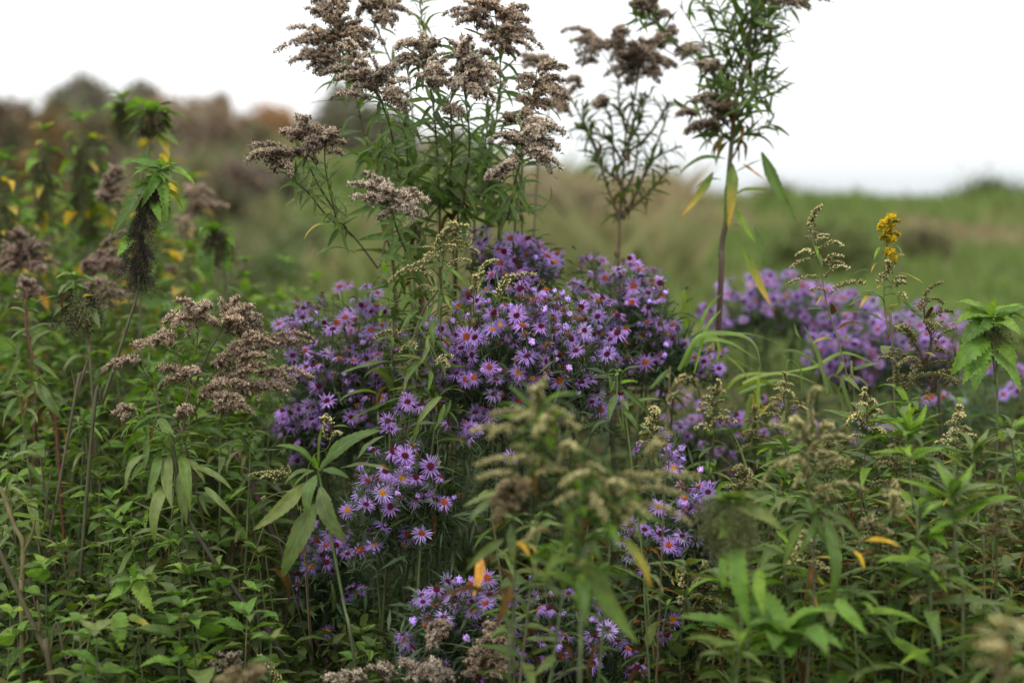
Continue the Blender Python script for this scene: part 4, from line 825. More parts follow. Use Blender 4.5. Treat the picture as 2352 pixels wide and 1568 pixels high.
# ------------------------------------------------------------------ tall seeded goldenrods in the middle
def goldenrodb(back, *a_, **k_):
    k_['back'] = back
    return goldenrod(*a_, **k_)
goldenrodb(0.34, 'tall seeded goldenrod with fluffy head, centre left of the middle group', [[(1180,700),(1120,480),(1060,270),(1060,-220+500),(1060,270)][:1] + [(1120,480),(1075,300)] if 0 else [(1190,1700),(1170,1560),(1060,1260),(990,880),(930,710),(880,600)]], 2.12,
 [(780,470,620,310),(760,430,700,275),(880,600,520,520),(860,560,750,430),(900,600,860,400),(930,600,1060,420),(950,650,1120,560),(960,660,1100,780),(940,660,1110,660),(900,650,800,600),(850,690,575,690),(900,560,980,470),(950,680,1130,740),(820,520,700,400),(870,560,1010,520),(880,620,700,560),(760,500,850,380),(930,690,1060,720)], c2, nleaf=70, lt=(0.10,0.93))
goldenrodb(0.34, 'tall seeded goldenrod whose fluffy head peaks in the very centre', [[(1330,1800),(1325,1400),(1300,900),(1260,600),(1200,420),(1190,260)]], 2.13,
 [(1200,330,1200,215),(1190,330,1030,345),(1200,400,1020,420),(1210,450,1060,480),(1230,420,1320,300),(1230,350,1300,270),(1250,500,1380,420),(1250,560,1160,520),(1260,560,1400,520),(1270,600,1390,600),(1240,480,1360,370),(1210,380,1130,300),(1240,520,1340,480),(1190,420,1110,430),(1250,590,1330,560)], c2, nleaf=84, lt=(0.10,0.9))
goldenrodb(0.34, 'tall seeded goldenrod with broad head, first right of the centre peak', [[(1440,1800),(1480,1450),(1530,1000),(1500,650),(1480,430),(1470,290)]], 2.14,
 [(1480,420,1470,255),(1480,400,1400,290),(1480,400,1560,330),(1490,460,1640,470),(1490,450,1400,380),(1500,520,1700,540),(1510,560,1780,600),(1500,560,1390,560),(1500,600,1420,620),(1510,620,1700,700),(1510,620,1600,660),(1490,480,1590,400),(1500,500,1730,490),(1360,760,1490,780),(1490,500,1400,480),(1480,440,1540,260),(1520,590,1660,640)], c2, nleaf=84, lt=(0.10,0.92))
goldenrodb(0.34, 'tallest seeded goldenrod with head of long arching tips against the sky, right of centre', [[(1560,1600),(1620,1170),(1700,900),(1740,550),(1730,300),(1700,60)]], 2.24,
 [(1650,200,1440,165),(1620,130,1345,115),(1600,80,1490,10),(1650,80,1560,-20),(1720,120,1640,10),(1720,140,1930,65),(1740,200,1940,150),(1740,230,1960,240),(1740,280,2030,345),(1740,300,1620,280),(1740,330,1870,385),(1700,380,1550,375),(1700,200,1580,190),(1730,240,1640,250),(1760,160,1880,110),(1700,60,1760,-60),(1660,130,1540,80),(1750,310,1900,300),(1740,250,1850,200)], c2, nleaf=92, lt=(0.10,0.9), leaf=0.085, pal='brown')
goldenrodb(0.34, 'tall seeded goldenrod with a wide loose head reaching the top left of the group', [[(1060,1500),(870,1110),(735,590),(690,440),(640,250),(600,40)]], 2.26,
 [(620,210,400,65),(620,100,450,20),(640,60,560,-10),(640,250,720,120),(640,260,800,150),(650,200,540,120),(640,300,290,200),(640,320,410,290),(650,260,890,250),(670,260,950,310),(650,420,205,358),(600,450,290,430),(640,250,540,260),(660,300,870,345),(680,480,500,520),(640,60,700,-60),(640,400,420,380),(620,150,700,60),(640,340,760,330),(600,440,420,470),(620,180,520,60),(650,440,380,350)], c2, nleaf=64, lt=(0.12,0.88), pal='brown', leaf=0.085)
goldenrodb(0.34, 'seeded goldenrod cut by the top edge, its head above the centre left', [[(1150,900),(1020,500),(900,200),(850,40)]], 2.30,
 [(830,60,760,105),(850,40,820,-30),(850,60,960,-10),(860,60,1060,20),(880,70,1130,105),(890,150,1040,140),(880,150,1005,182),(840,70,780,10),(840,100,900,40),(870,130,960,90),(850,40,920,-50),(830,30,740,-40)], c2, nleaf=16, lt=(0.35,0.95), pal='dark', leaf=0.05)
goldenrodb(0.34, 'slender green goldenrod top with tiny leaves and no flowers, against the sky', [[(1290,900),(1240,500),(1215,240),(1190,0),(1185,-80)]], 2.33,
 [], c2, nleaf=46, lt=(0.55,1.0), leaf=0.04, mats=('goldenrod','grey'), elev=0.6, droop=0.1, thick=0.0016, leaves=[(1180,60,1110,-10),(1200,20,1270,-30),(1210,240,1150,120),(1220,220,1380,90),(1240,200,1330,180)])
goldenrodb(0.34, 'seeded goldenrod of the group with fluffy head low on its right side', [[(1720,1750),(1790,1500),(1840,1250),(1900,1000),(1925,820)]], 2.12,
 [(1900,880,1960,815),(1900,900,2100,850),(1910,920,2175,915),(1900,960,2140,1025),(1890,1000,1655,990),(1900,1000,1780,940),(1900,1040,2090,1180),(1900,1040,2155,1160),(1880,1060,1810,1120),(1870,1120,1660,1230),(1860,1130,1760,1140),(1910,980,2060,960),(1920,860,2040,840),(1900,1010,2080,1080),(1920,940,2020,900),(1760,1200,1650,1215)], c2, nleaf=62, lt=(0.10,0.9), leaf=0.075)
goldenrodb(0.34, 'seeded goldenrod leaning right with drooping head, outermost of the middle group', [[(1830,1800),(1880,1450),(1900,900),(1960,690),(1990,480)]], 2.22,
 [(2000,500,2130,430),(2010,520,2200,470),(1980,600,1860,610),(1980,640,2140,600),(1960,680,2100,640),(1950,740,2080,720),(1980,640,2210,690),(1990,560,1860,560),(1980,600,2190,560),(1960,700,1860,690),(1840,680,1910,700),(1850,840,1770,810),(1940,760,1900,800),(2010,600,2180,640)], c2, nleaf=50, lt=(0.18,0.88), leaf=0.075, pal='brown')
goldenrod('blurred seeded goldenrod just behind the rightmost head of the middle group', [[(1980,1400),(2050,900),(2080,600),(1990,430)]], 2.75,
 [(1990,450,1890,385),(2000,440,1980,380),(2010,430,2070,400),(2080,650,2230,700),(2090,700,2200,760),(2080,740,2230,800),(2070,640,2180,620),(1990,460,1900,470)], c2, nleaf=10, lt=(0.3,0.9), leaf=0.06, pal='brown')
goldenrodb(0.34, 'short seeded goldenrod with fluffy head low before the middle stems', [[(1185,1960),(1160,1850),(1060,1640),(1010,1480),(1000,1380)]], 2.08,
 [(1000,1360,800,1190),(990,1380,700,1265),(980,1400,715,1350),(1000,1350,890,1225),(1010,1380,1170,1300),(1020,1400,1250,1390),(1020,1430,1210,1490),(1000,1460,905,1490),(1020,1390,1120,1320),(1010,1370,920,1300),(1010,1400,860,1390),(1020,1410,1160,1430)], c2, nleaf=52, lt=(0.2,0.97), leaf=0.07)
goldenrodb(0.34, 'leaning seeded goldenrod with dark fluffy head left of the middle group', [[(1030,2030),(900,1830),(740,1620),(640,1530),(600,1420),(545,1150),(540,940)], [(740,1620),(560,1480),(430,1320),(300,1210)], [(600,1430),(500,1270),(430,1130),(400,1020)]], 2.14,
 [(430,1000,340,795),(420,960,245,915),(530,950,480,850),(540,930,420,890),(560,1000,680,990),(560,1050,660,1060),(550,980,610,915),(420,1080,270,1035),(310,1060,25,1000),(290,1080,0,1105),(290,1110,90,1050),(250,1130,305,1195),(440,1080,490,1125),(500,1000,390,1030),(530,980,430,950),(370,950,250,900),(390,900,420,810),(330,1080,170,1150),(540,1000,460,1060),(200,1080,60,1060)], c2, nleaf=46, lt=(0.5,0.98), leaf=0.045, mats=('goldenrod','grey','goldenrod'), pal='dark', thick=0.002,
 leaves=[(560,1310,530,1290,'yellow',1.6),(620,1560,400,1640,'turning'),(610,1690,430,1800,'goldenrod'),(760,1740,490,1750,'grey',1.0)], cord=Vector((-0.10, 2.5, 0)))
# extra leafy, flowerless stems inside the group
for lab, st, dd in (('flowerless leafy goldenrod stem deepest inside the middle group', [(1150,1700),(1120,1300),(1100,1000),(1080,760)], 2.3), ('leafy goldenrod stem without a head between two central stems', [(1420,1700),(1400,1300),(1410,1000),(1400,760)], 2.25),
                    ('leafy goldenrod stem without a head at the right rear of the middle group', [(1640,1700),(1660,1300),(1640,1000),(1670,760)], 2.33), ('leafy goldenrod shoot without a head at the left of the middle stems', [(1010,1750),(960,1350),(900,1150),(930,1000)], 2.22)):
    goldenrodb(0.3, lab, [st], dd, [], c2, nleaf=84, lt=(0.10, 0.99), leaf=0.085, mats=('goldenrod', 'goldenrod', 'lime' if 'right' in lab else 'goldenrod'), elev=0.5)
goldenrodb(0.16, 'leafy goldenrod bending over the asters under the olive seed heads', [[(1300,1500),(1180,1100),(1200,760),(1330,560),(1320,470)]], 2.06, [(880,940,1060,890,('grain','olive')),(1140,960,1060,1015,('grain','olive')),(1300,1090,1420,1055,('grain','olive')),(1130,950,1150,1000,('grain','olive')),(1320,1080,1380,1120,('grain','olive')),(1320,1070,1310,1100,('grain','olive'))], c5, nleaf=0,
 leaves=[(1290,790,1290,980,'goldenrod',1.3),(1200,820,1100,700,'goldenrod'),(1280,680,1170,860,'goldenrod',1.2),(1180,720,1060,870,'goldenrod',1.3),(1200,700,1020,660,'goldenrod',1.2),(1280,820,1060,760,'grey',1),(1320,790,1210,900,'goldenrod'),(1400,690,1500,750,'goldenrod',1.1),(1260,1120,1240,1270,'goldenrod',1.2),(1200,1080,1090,1140,'goldenrod',1.1),(1250,930,1190,1090,'grey'),
 (1180,1040,1080,1090,'grey'),(1330,980,1420,1060,'goldenrod'),(1060,680,880,680,'goldenrod'),(1100,640,1000,560,'goldenrod'),(1090,560,1000,470,'goldenrod',1.2),(1090,430,880,380,'goldenrod',1.2),(1080,480,940,420,'grey'),(1340,1310,1160,1560,'grey',1.0),(1360,1360,1290,1540,'goldenrod',1.2),(1400,1330,1330,1480,'goldenrod'),(1290,880,1240,1000,'grey'),(960,470,930,390,'lime',1.6),(1330,600,1310,500,'grey')])
goldenrodb(0.16, 'olive goldenrod with rice like unopened seed heads before the middle stems', [[(1310,1100),(1330,900),(1330,640),(1340,450),(1360,300),(1380,250)]], 2.05,
 [(1310,340,1430,150),(1400,250,1520,160),(1340,300,1530,290),(1380,320,1590,340),(1300,320,1215,300),(1270,400,1190,395),(1300,400,985,535),(1370,430,1540,395),(1180,580,1270,600),(1280,500,1200,470),(1370,280,1340,205),(1530,200,1545,285),(1390,230,1440,140),(1330,260,1400,180),(1340,350,1430,290),(1250,440,1130,470),(1320,380,1230,360),(1410,290,1480,230)], c5, typ='grain', pal='olive', nleaf=18, lt=(0.55,0.95), leaf=0.045, thick=0.0017, col=((0.10,0.13,0.045),(0.12,0.16,0.05)),
 leaves=[(1340,440,1400,600,'goldenrod',1),(1400,440,1525,570,'lime',.8),(1340,620,1470,560,'goldenrod'),(1360,640,1420,740,'lime',.8),(1290,560,1230,490,'goldenrod'),(1350,600,1400,700,'grey',1.2),(1330,600,1300,760,'goldenrod',1.2)], cord=Vector((0.1, 2.35, 0)))
goldenrodb(0.16, 'pair of olive goldenrod seed spikes rising beside the sharp asters', [[(1600,980),(1560,760),(1560,600),(1590,480)], [(1700,900),(1740,650),(1780,560)]], 2.05, [(1560,600,1620,430),(1620,440,1725,395),(1740,650,1800,525),(1790,540,1985,490),(1560,620,1570,500),(1750,620,1840,500),(1580,560,1640,470)], c5, multi=True, typ='grain', pal='olive', nleaf=8, leaf=0.03, thick=0.0012, col=((0.10,0.13,0.045),(0.12,0.16,0.05)))

# ------------------------------------------------------------------ tall plants at the right, out of focus
goldenrod('blurred many branched goldenrod, left one of the two tall dark plants', [[(590,1700),(600,1500),(620,1200),(640,900),(700,650),(750,380),(790,290)], [(600,1500),(520,1300),(430,1000),(330,800),(200,560)], [(620,1500),(740,1250),(800,1100),(900,850),(930,700)], [(640,1400),(560,1100),(540,850),(480,700)], [(640,1100),(700,800),(820,620)], [(620,1480),(820,1290),(950,1130)], [(640,1000),(740,820),(760,640)], [(630,1150),(540,980),(400,900),(290,880)], [(640,1050),(790,930),(900,760),(920,700)], [(600,1400),(700,1150),(720,960)], [(640,900),(590,700),(600,560)], [(430,1000),(360,860),(340,700)], [(620,1250),(480,1150),(420,1060)], [(760,1200),(840,1080),(1010,1000)]], 2.72,
 [(440,330,330,210),(470,340,250,290),(500,330,370,350),(560,320,640,230),(540,330,600,300),(640,400,560,330),(700,450,520,420),(720,400,660,300),(760,380,740,270),(780,400,860,280),(850,300,990,220),(880,340,960,240),(740,480,560,500),(760,500,880,520),(960,370,1190,320),(980,390,1190,370),(800,430,960,440),(720,520,640,560),(720,350,820,340),(680,380,820,420),(640,340,540,400),(330,560,240,560),(480,740,410,720),(450,420,300,440),(850,420,980,470),(700,430,860,480)], c3, nleaf=54, lt=(0.12,0.98), leaf=0.050, pal='dark', thick=0.0034, dj=0.06, elev=0.35, droop=0.1, dbl=True)
goldenrod('blurred tall dark goldenrod with thick brown stem and drooping lower leaves', [[(235,1130+0),(255,600),(290,380),(300,150),(330,-200),(350,-420),(400,-560),(450,-800),(470,-1150),(480,-1400)]] , 2.55,
 [(1,1,2,2)][:0], c7, nleaf=0, thick=0.0062, col=((0.070,0.038,0.030),(0.075,0.085,0.035)),
 leaves=[(330,0,300,440,'turning',0.9,0,'broad'),(300,100,270,440,'goldenrod',0.75,0,'broad'),(260,110,80,180,'grey',0.75,0,'broad'),(200,60,-20,360,'turning',0.75,0,'broad'),(290,-30,-30,80,'goldenrod',0.75,0,'broad'),(350,60,560,-40,'goldenrod',0.75,0,'broad'),(400,0,575,125,'orange',1.1),(530,-80,770,400,'goldenrod',0.75,0,'broad'),(350,210,620,200,'grey',.8),(350,310,490,540,'lime',0.75,0,'broad'),(340,430,560,440,'grey',0.75,0,'broad'),(480,430,535,740,'goldenrod',0.75,0,'broad'),(400,570,595,970,'turning',0.75,0,'broad'),(350,420,420,460,'grey',.8)], cord=Vector((1.0, 2.75, 0)))
R2 = [n for n in D.objects if n.get('label', '').startswith('blurred tall dark goldenrod')][0]
_st = MB()
_ax = smooth_path(path3([c3(*q) for q in ((1330,1500),(1360,1100),(1380,900),(1420,600),(1440,300),(1450,0),(1455,-200))], 2.55), 6)
for bx in ([(1405,780),(1230,520),(1120,420),(1010,330),(900,200),(800,120)],[(930,240),(820,140),(690,130)],[(1385,960),(1500,900),(1640,850)],[(1390,900),(1540,700),(1660,640)],[(1380,980),(1280,930),(1180,960)],[(1380,900),(1200,760),(1050,760)],[(1390,860),(1280,720),(1080,700)],[(1410,700),(1250,500),(1130,450)],[(1420,640),(1250,420),(1130,230),(1000,30)],[(1430,520),(1300,300),(1200,100),(1080,-60)],[(1440,420),(1330,180),(1230,-60)],[(1430,620),(1560,500),(1700,280)],[(1440,460),(1600,300),(1760,180)],[(1445,340),(1600,180),(1760,40)],[(1450,240),(1650,80),(1880,-10)],[(1450,120),(1600,-40)],[(1420,760),(1560,600),(1640,480)],[(1445,300),(1380,60),(1330,-80)],[(1440,380),(1520,120),(1600,-60)],[(1425,560),(1500,380),(1560,160),(1640,20)],[(1430,600),(1340,420),(1280,300)],[(1440,460),(1380,280),(1300,60)],[(1410,720),(1520,600),(1610,560),(1700,560)],[(1400,820),(1500,640),(1560,500)],[(1415,660),(1330,600),(1240,560)],[(1450,200),(1540,60),(1560,-60)],[(1450,280),(1560,120),(1700,10),(1800,-20)],[(1440,340),(1300,160),(1150,20),(1100,-80)],[(1405,760),(1300,640),(1190,600)],[(1436,500),(1520,300),(1600,240)]):
    pp = smooth_path(path3([c3(*q) for q in bx], [2.55, 2.55 + rnd(-.06, .06), 2.55 + rnd(-.14, .14)] if len(bx) == 3 else [2.55, 2.57, 2.58, 2.6, 2.6, 2.6][:len(bx)]), 6); tube(_st, pp - np.array(R2.location), (0.0022, 0.0010), (0.07, 0.08, 0.035), 4)
    leafy_stem(R2, _st, pp, 0.06, 1.0, 20, 0.054, 'lance', ('goldenrod',), 0.55, rnd(0, 0.3), grow=0.7)
leafy_stem(R2, _st, _ax, 0.24, 1.0, 34, 0.07, 'lance', ('goldenrod',), 0.65, 0.05, grow=0.9)
part('branch', _st.mesh('branch', M_STEM), R2)
for q in ((1340,760,1090,710),(1360,800,1130,760),(1290,800,1200,720),(1330,850,1230,800),(1260,880,1060,890),(1290,900,1110,860),(1120,790,990,795),(1380,800,1290,740),(1210,480,1130,440),(1300,510,1190,450),(1280,480,1180,490),(700,60,830,-20),(730,100,860,60),(770,20,660,-30),(1500,60,1640,20),(1640,50,1800,30),(1780,40,1900,50),(1850,20,2010,0),(1800,20,1940,-30),(1570,30,1420,-20),(1600,200,1660,210),(800,60,720,20),(830,110,690,60),(830,60,850,-30),(860,130,960,120),(980,220,900,240)):
    for k_ in range(2): plume(R2, P(*c3(q[0] + rnd(-20, 20) * k_, q[1] + rnd(-20, 20) * k_), 2.55 + 0.02 * k_), P(*c3(q[2] + rnd(-30, 30) * k_, q[3] + rnd(-30, 30) * k_), 2.55 + rnd(-.05, .05)), 'fluff', 'dark')

# ------------------------------------------------------------------ seed goldenrods and the yellow one at the right
goldenrod('olive goldenrod with ladder of seed spikes, left of the yellow flowers', [[(1170,1700),(1140,1560),(1090,1350),(1040,1160),(1000,1040),(970,930),(940,760),(900,600),(870,480),(890,380),(930,310)]], 2.22,
 [(860,460,950,290),(870,440,930,310),(890,520,830,510),(900,520,990,500),(890,600,775,645),(930,600,1080,575),(880,660,730,722),(950,690,1090,660),(960,690,1060,645),(970,780,1130,730),(910,780,695,835),(1000,890,1240,825),(970,880,860,870),(900,540,980,520),(920,480,890,470),(880,640,800,620),(960,700,1090,690),(860,500,840,420)], c7, typ='grain', pal='olive', nleaf=0, thick=0.0018, col=((0.14,0.13,0.05),(0.13,0.14,0.05)),
 leaves=[(900,560,920,650,'lime',1.2),(900,600,940,740,'grey',1.3),(960,840,1050,800,'goldenrod'),(920,800,870,770,'goldenrod'),(960,880,900,970,'turning'),(1000,1000,830,990,'goldenrod',1.0),(1040,1140,1210,1090,'brown',1.4),(1000,1030,1370,1080,'goldenrod',.9),(1010,1030,1000,950,'brown',2.2),(1040,1220,880,1230,'turning'),(1060,1180,1130,1220,'grey',1.5),(1080,1350,1030,1450,'grey',1.8),(1100,1460,1210,1560,'grey',1.4)])
goldenrod('goldenrod still in bright yellow flower at its tip', [[(1430,1400),(1400,1180),(1370,950),(1370,750),(1385,600),(1390,430)]], 2.22,
 [(1390,440,1470,392,('fluff','yellow')),(1380,450,1335,432,('fluff','yellow')),(1400,500,1468,485,('fluff','yellow')),(1390,500,1350,512,('fluff','yellow')),(1395,540,1430,530,('fluff','yellow')),(1385,440,1410,385,('fluff','yellow')),(1390,470,1430,400,('fluff','yellow')),(1385,620,1412,622,('fluff','yellow')),(1385,500,1420,455,('fluff','yellow')),(1390,570,1375,545,('fluff','yellow')),
 (1400,720,1500,630,('grain','olive')),(1390,760,1450,680,('grain','olive')),(1420,820,1520,790,('grain','olive')),(1440,860,1510,830,('grain','olive')),(1470,900,1510,930,('grain','olive')),(1390,790,1330,820,('grain','olive')),(1400,760,1390,680,('grain','olive'))], c7, nleaf=0, thick=0.0017, col=((0.14,0.13,0.05),(0.12,0.15,0.05)),
 leaves=[(1310,840,1120,975,'grey',1.2),(1360,780,1355,665,'grey',1.7),(1310,910,1200,990,'turning',1.3),(1395,810,1470,970,'grey',1.0),(1450,740,1640,818,'turning',.7),(1500,935,1650,1070,'goldenrod',.8),(1290,755,1130,782,'goldenrod',.7),(1340,570,1300,660,'lime',1.3),(1340,570,1370,630,'turning',1.1),(1330,680,1280,745,'turning',1.0),(1440,560,1500,640,'grey',.6),(1370,860,1310,850,'turning',1.4),(1360,990,1470,960,'yellow',2.2),(1370,960,1210,880,'goldenrod'),(1460,1000,1610,1000,'goldenrod'),(1350,1070,1230,1010,'turning'),(1400,1250,1380,1330,'grey',3.6),(1410,1120,1530,1090,'turning'),(1420,1300,1330,1270,'brown',1.8)])
goldenrod('dried brown goldenrod with dark stem and matted seed heads beside the nettle', [[(1760,1900),(1700,1560),(1640,1400),(1620,1300),(1560,1200)], [(1640,1400),(1690,1200),(1650,1080),(1640,960)], [(1700,1560),(1800,1400),(1870,1360)]], 2.18,
 [(1560,1220,1455,1135),(1600,1280,1480,1150),(1690,1220,1640,1080),(1450,1560,1345,1330),(1520,1340,1330,1345),(1600,1500,1390,1500),(1600,1350,1440,1330),(1650,1400,1850,1380),(1720,1230,1870,1130),(1700,1200,1770,1080),(1650,1100,1840,1020),(1640,950,1775,820),(1640,960,1770,965),(1500,1560,1880,1500),(1660,1300,1780,1300),(1640,1420,1560,1480),(1700,1500,1880,1440),(1450,1540,1620,1520),(1640,980,1600,1020),(1660,1150,1720,1110),(1620,1450,1460,1400),(1500,1330,1430,1270),(1710,1560,1600,1620),(1760,1480,1860,1540)], c7, typ='grain', pal='dark', nleaf=16, lt=(0.5,0.95), leaf=0.05, mats=('brown','turning','brown','goldenrod'), col=((0.055,0.035,0.028),(0.07,0.05,0.03)), thick=0.0028, dj=0.06, kind='lance')

# ------------------------------------------------------------------ left: goldenrods and nettles
goldenrod('brown seeded goldenrod with widespread plumes touching the left aster bush', [[(1330,1900),(1250,1560),(1320,1380),(1420,1210),(1500,1110)], [(1250,1560),(1110,1480),(1060,1240),(1010,1170),(950,1090)], [(1250,1540),(1290,1250),(1340,1000),(1360,780)], [(1300,1300),(1240,1100),(1190,960)], [(1330,1250),(1400,1060),(1500,880),(1560,780)], [(1230,1570),(1100,1540),(1010,1480),(900,1410)], [(1300,1500),(1450,1420),(1600,1300),(1700,1290)], [(1400,1250),(1560,1130),(1750,1050)]], 2.10,
 [(1350,760,1205,655),(1370,740,1445,700),(1350,780,1120,810),(1360,760,1280,900),(1560,830,1500,640),(1560,800,1630,635),(1570,790,1740,700),(1560,800,1785,765),(1530,830,1785,830),(1540,880,1725,890),(1480,830,1430,800),(1200,960,900,960),(1180,950,1100,885),(960,1090,700,1160),(960,1080,880,1050),(1250,1180,1080,1120),(1250,1200,1095,1245),(1240,1200,1350,1150),(1250,1220,1330,1220),(1450,1120,1700,1000),(1500,1130,1900,960),(1700,1000,2165,925),(1760,1010,2120,950),(1500,1130,1620,1040),(1600,1150,1860,1060),(1750,1160,2140,1190),(1450,1200,1650,1180),(1400,1280,1700,1240),(1350,1340,1500,1280),(1450,1330,1660,1350),(1600,1290,1960,1290),(1700,1300,2005,1270),(1500,1400,1735,1440),(1450,1420,1630,1400),(1220,1450,1330,1400),(900,1410,765,1430),(1660,950,1790,910),(1360,800,1290,690),(1560,760,1560,650),(1400,1320,1560,1210),(1560,1220,1760,1150),(1380,780,1470,820),(1560,850,1650,800),(1250,1170,1340,1120),(1480,1300,1640,1290)], c4, pal='brown', nleaf=26, lt=(0.45,0.95), leaf=0.045, thick=0.0019, dj=0.04, pd=2.10, mats=('goldenrod','goldenrod','lime'), cord=Vector((-0.45, 2.45, 0)),
 leaves=[(1060,1300,1070,1210,'lime',1.3),(1020,1510,1100,1420,'lime',1),(960,1450,950,1400,'yellow',1.2),(1100,1440,960,1400,'grey',.8),(1060,1360,970,1380,'grey'),(1120,1360,1060,1310,'grey'),(1240,1490,1050,1545,'goldenrod',1.3),(1240,1500,900,1560,'goldenrod',1.1),(1300,1500,1550,1490,'grey',1.1),(1300,1520,1560,1600,'goldenrod',1.2),(1220,1500,1180,1330,'goldenrod',1.2),(1300,1480,1380,1330,'goldenrod',1.1)])
goldenrod('big leafed goldenrod stalk with long drooping leaves on a leaning black stem', [[(2000,1560),(1640,980),(1480,760),(1300,460),(1220,200),(1190,0),(1180,-120)]], 2.04, [], c8, nleaf=14, lt=(0.86,1.0), leaf=0.07, elev=0.5, droop=0.3, thick=0.0046, col=((0.022,0.016,0.014),(0.06,0.065,0.03)), mats=('goldenrod','grey'), kind='lance',
 leaves=[(1010,10,865,245,'grey',1.3),(1090,-20,1000,320,'goldenrod',1.2),(1160,0,1175,370,'grey',1.4),(1230,120,1280,490,'grey',1.6),(1240,0,1300,400,'goldenrod',1.2),(1270,30,1400,200,'grey',1.3),(1300,100,1590,250,'grey',1.0),(1140,210,1060,610,'grey',1.3),(1400,230,1620,450,'grey',.9),(1320,260,1590,430,'grey',.9),(1380,260,1440,440,'goldenrod',1.2),(1200,20,1060,-60,'goldenrod',1.2),(1230,20,1440,-60,'goldenrod',1),(1180,-60,960,10,'goldenrod',1.2),(1200,-80,1360,-130,'grey',1.1),(1170,-80,1040,-180,'goldenrod',1.1)], cord=Vector((-0.25, 2.3, 0)))
goldenrod('leaf rosette of broad lance leaves beside the hanging aster spray', [[(640,1567),(560,1100),(470,640),(430,420),(415,350)]], 1.97, [], c9, nleaf=7, lt=(0.95,1.0), leaf=0.02, kind='broad', mats=('goldenrod',), thick=0.0028, col=((0.05,0.05,0.025),(0.09,0.14,0.04)),
 leaves=[(420,330,440,70,'goldenrod',1.17,-.01),(440,330,780,118,'goldenrod',1.23,0),(400,330,170,210,'goldenrod',1.04,-.02),(440,345,595,395,'goldenrod',1.30,-.03),(540,335,830,350,'grey',1.04,0.02),(395,345,262,465,'goldenrod',1.23,-.04),(390,350,225,430,'grey',1.17,0.0),(405,375,365,620,'goldenrod',1.56,-.05),(430,440,582,755,'grey',1.49,-.01),(340,420,40,690,'grey',1.10,0.0),(400,540,210,960,'grey',1.30,.02),(640,280,795,150,'grey',1.43,.08),(400,320,300,250,'goldenrod',1.30,.02),(425,330,520,230,'goldenrod',1.30,.03),(410,340,390,260,'lime',1.17,-.01)], cord=Vector((-0.1, 2.1, 0)))
goldenrod('short olive seed spikes poking up left of the leaf rosette', [[(340,900),(300,560),(250,380)], [(340,700),(480,200),(490,40)]], 2.12, [(250,380,20,380),(200,400,90,410),(240,330,180,420),(250,370,235,320),(480,170,470,20),(500,180,550,150),(90,520,110,500),(490,100,430,60)], c9, multi=True, typ='grain', pal='olive', nleaf=6, leaf=0.03, thick=0.0012)

nettle('nettle with black hanging seeds and one bright leaf crown, sharpest of the left nettles', [(620,1650+0),(700,1350),(790,1080),(880,800),(940,600),(950,400),(960,150),(1050,-100),(1110,-230)], 2.16, n=3, leaf=0.05, lt=(0.9,0.97), cr=c4, seeds=['black','black','mix'], seedr=(0.60,0.93,120), top=5, seedl=0.028, thick=0.0030, grow=0.8, col=((0.06,0.06,0.03),(0.08,0.08,0.035)),
 leaves=[(1100,-230,960,30,'nettle',.6),(1080,-200,755,230,'goldenrod',.6),(1110,-200,1140,130,'nettle',.6),(1110,-240,1335,-125,'nettle',.7),(1110,-260,860,-300,'nettle',.9),(1110,-260,1225,-270,'nettle',.9),(1050,-30,1100,130,'nettle',.9),(900,200,795,360,'lime',1),(1120,-250,1180,-150,'grey',1.2),(1100,-250,880,-170,'nettle',.9),(1110,-270,1080,-310,'lime',1.0)])
nettle('tall blurred nettle with green crown directly behind the sharp nettle', [(960,1600),(980,1300),(1000,1100),(1040,850),(1060,760)], 2.62, n=5, leaf=0.075, lt=(0.86,0.98), cr=c1, seeds=['mix','mix','black'], seedr=(0.80,0.985,70), seedl=0.035, top=6,
 leaves=[(1060,760,830,850,'goldenrod',.5),(1100,720,1220,710,'goldenrod',.8),(1120,770,1320,840,'goldenrod',.6),(1090,870,1250,1010,'grey',.7),(1090,910,1160,1080,'turning',1.0),(1060,780,1140,770,'lime',1.3),(1100,1050,1150,1130,'yellow',1.0),(1030,800,880,930,'goldenrod',.6)])
nettle('softly blurred nettle, tallest crown left of the one with black seeds', [(820,1500),(830,1100),(835,850),(845,665)], 3.3, n=8, leaf=0.085, lt=(0.72,0.98), cr=c1, seeds=['green','mix'], seedr=(0.72,0.97,46), top=6)
for lab, x, y, d in (('blurred nettle with bright crown under the reddish brown shrub line', 545, 825, 3.1), ('blurred nettle in yellowing leaf near the left edge', 300, 890, 3.0), ('blurred dark nettle cut by the left edge, high up', 20, 1100, 2.9), ('blurred nettle with yellow hanging leaves at mid height', 640, 960, 3.2)):
    f = c1(x, y); nettle(lab, [(f[0] - 15, f[1] + 420), (f[0] - 8, f[1] + 200), (f[0], f[1])], d, n=8, leaf=0.085, lt=(0.62, 0.98), seeds=['green', 'mix'], seedr=(0.66, 0.96, 34), top=6, mats=('nettle', 'nettle', 'nettle', 'nettle', 'nettle', 'nettle', 'yellow', 'turning'), droop=0.8)
nettle('small nettle with folded drooping leaves standing behind the brown plumes', [(1540,900),(1545,560),(1500,250),(1480,180)], 2.75, n=5, leaf=0.07, lt=(0.82,0.98), cr=c4, seeds=['mix'], seedr=(0.78,0.95,26), top=5, leaves=[(1440,240,1450,560,'nettle',1.1),(1520,230,1560,480,'nettle',1.0),(1540,200,1610,290,'lime',.9)])
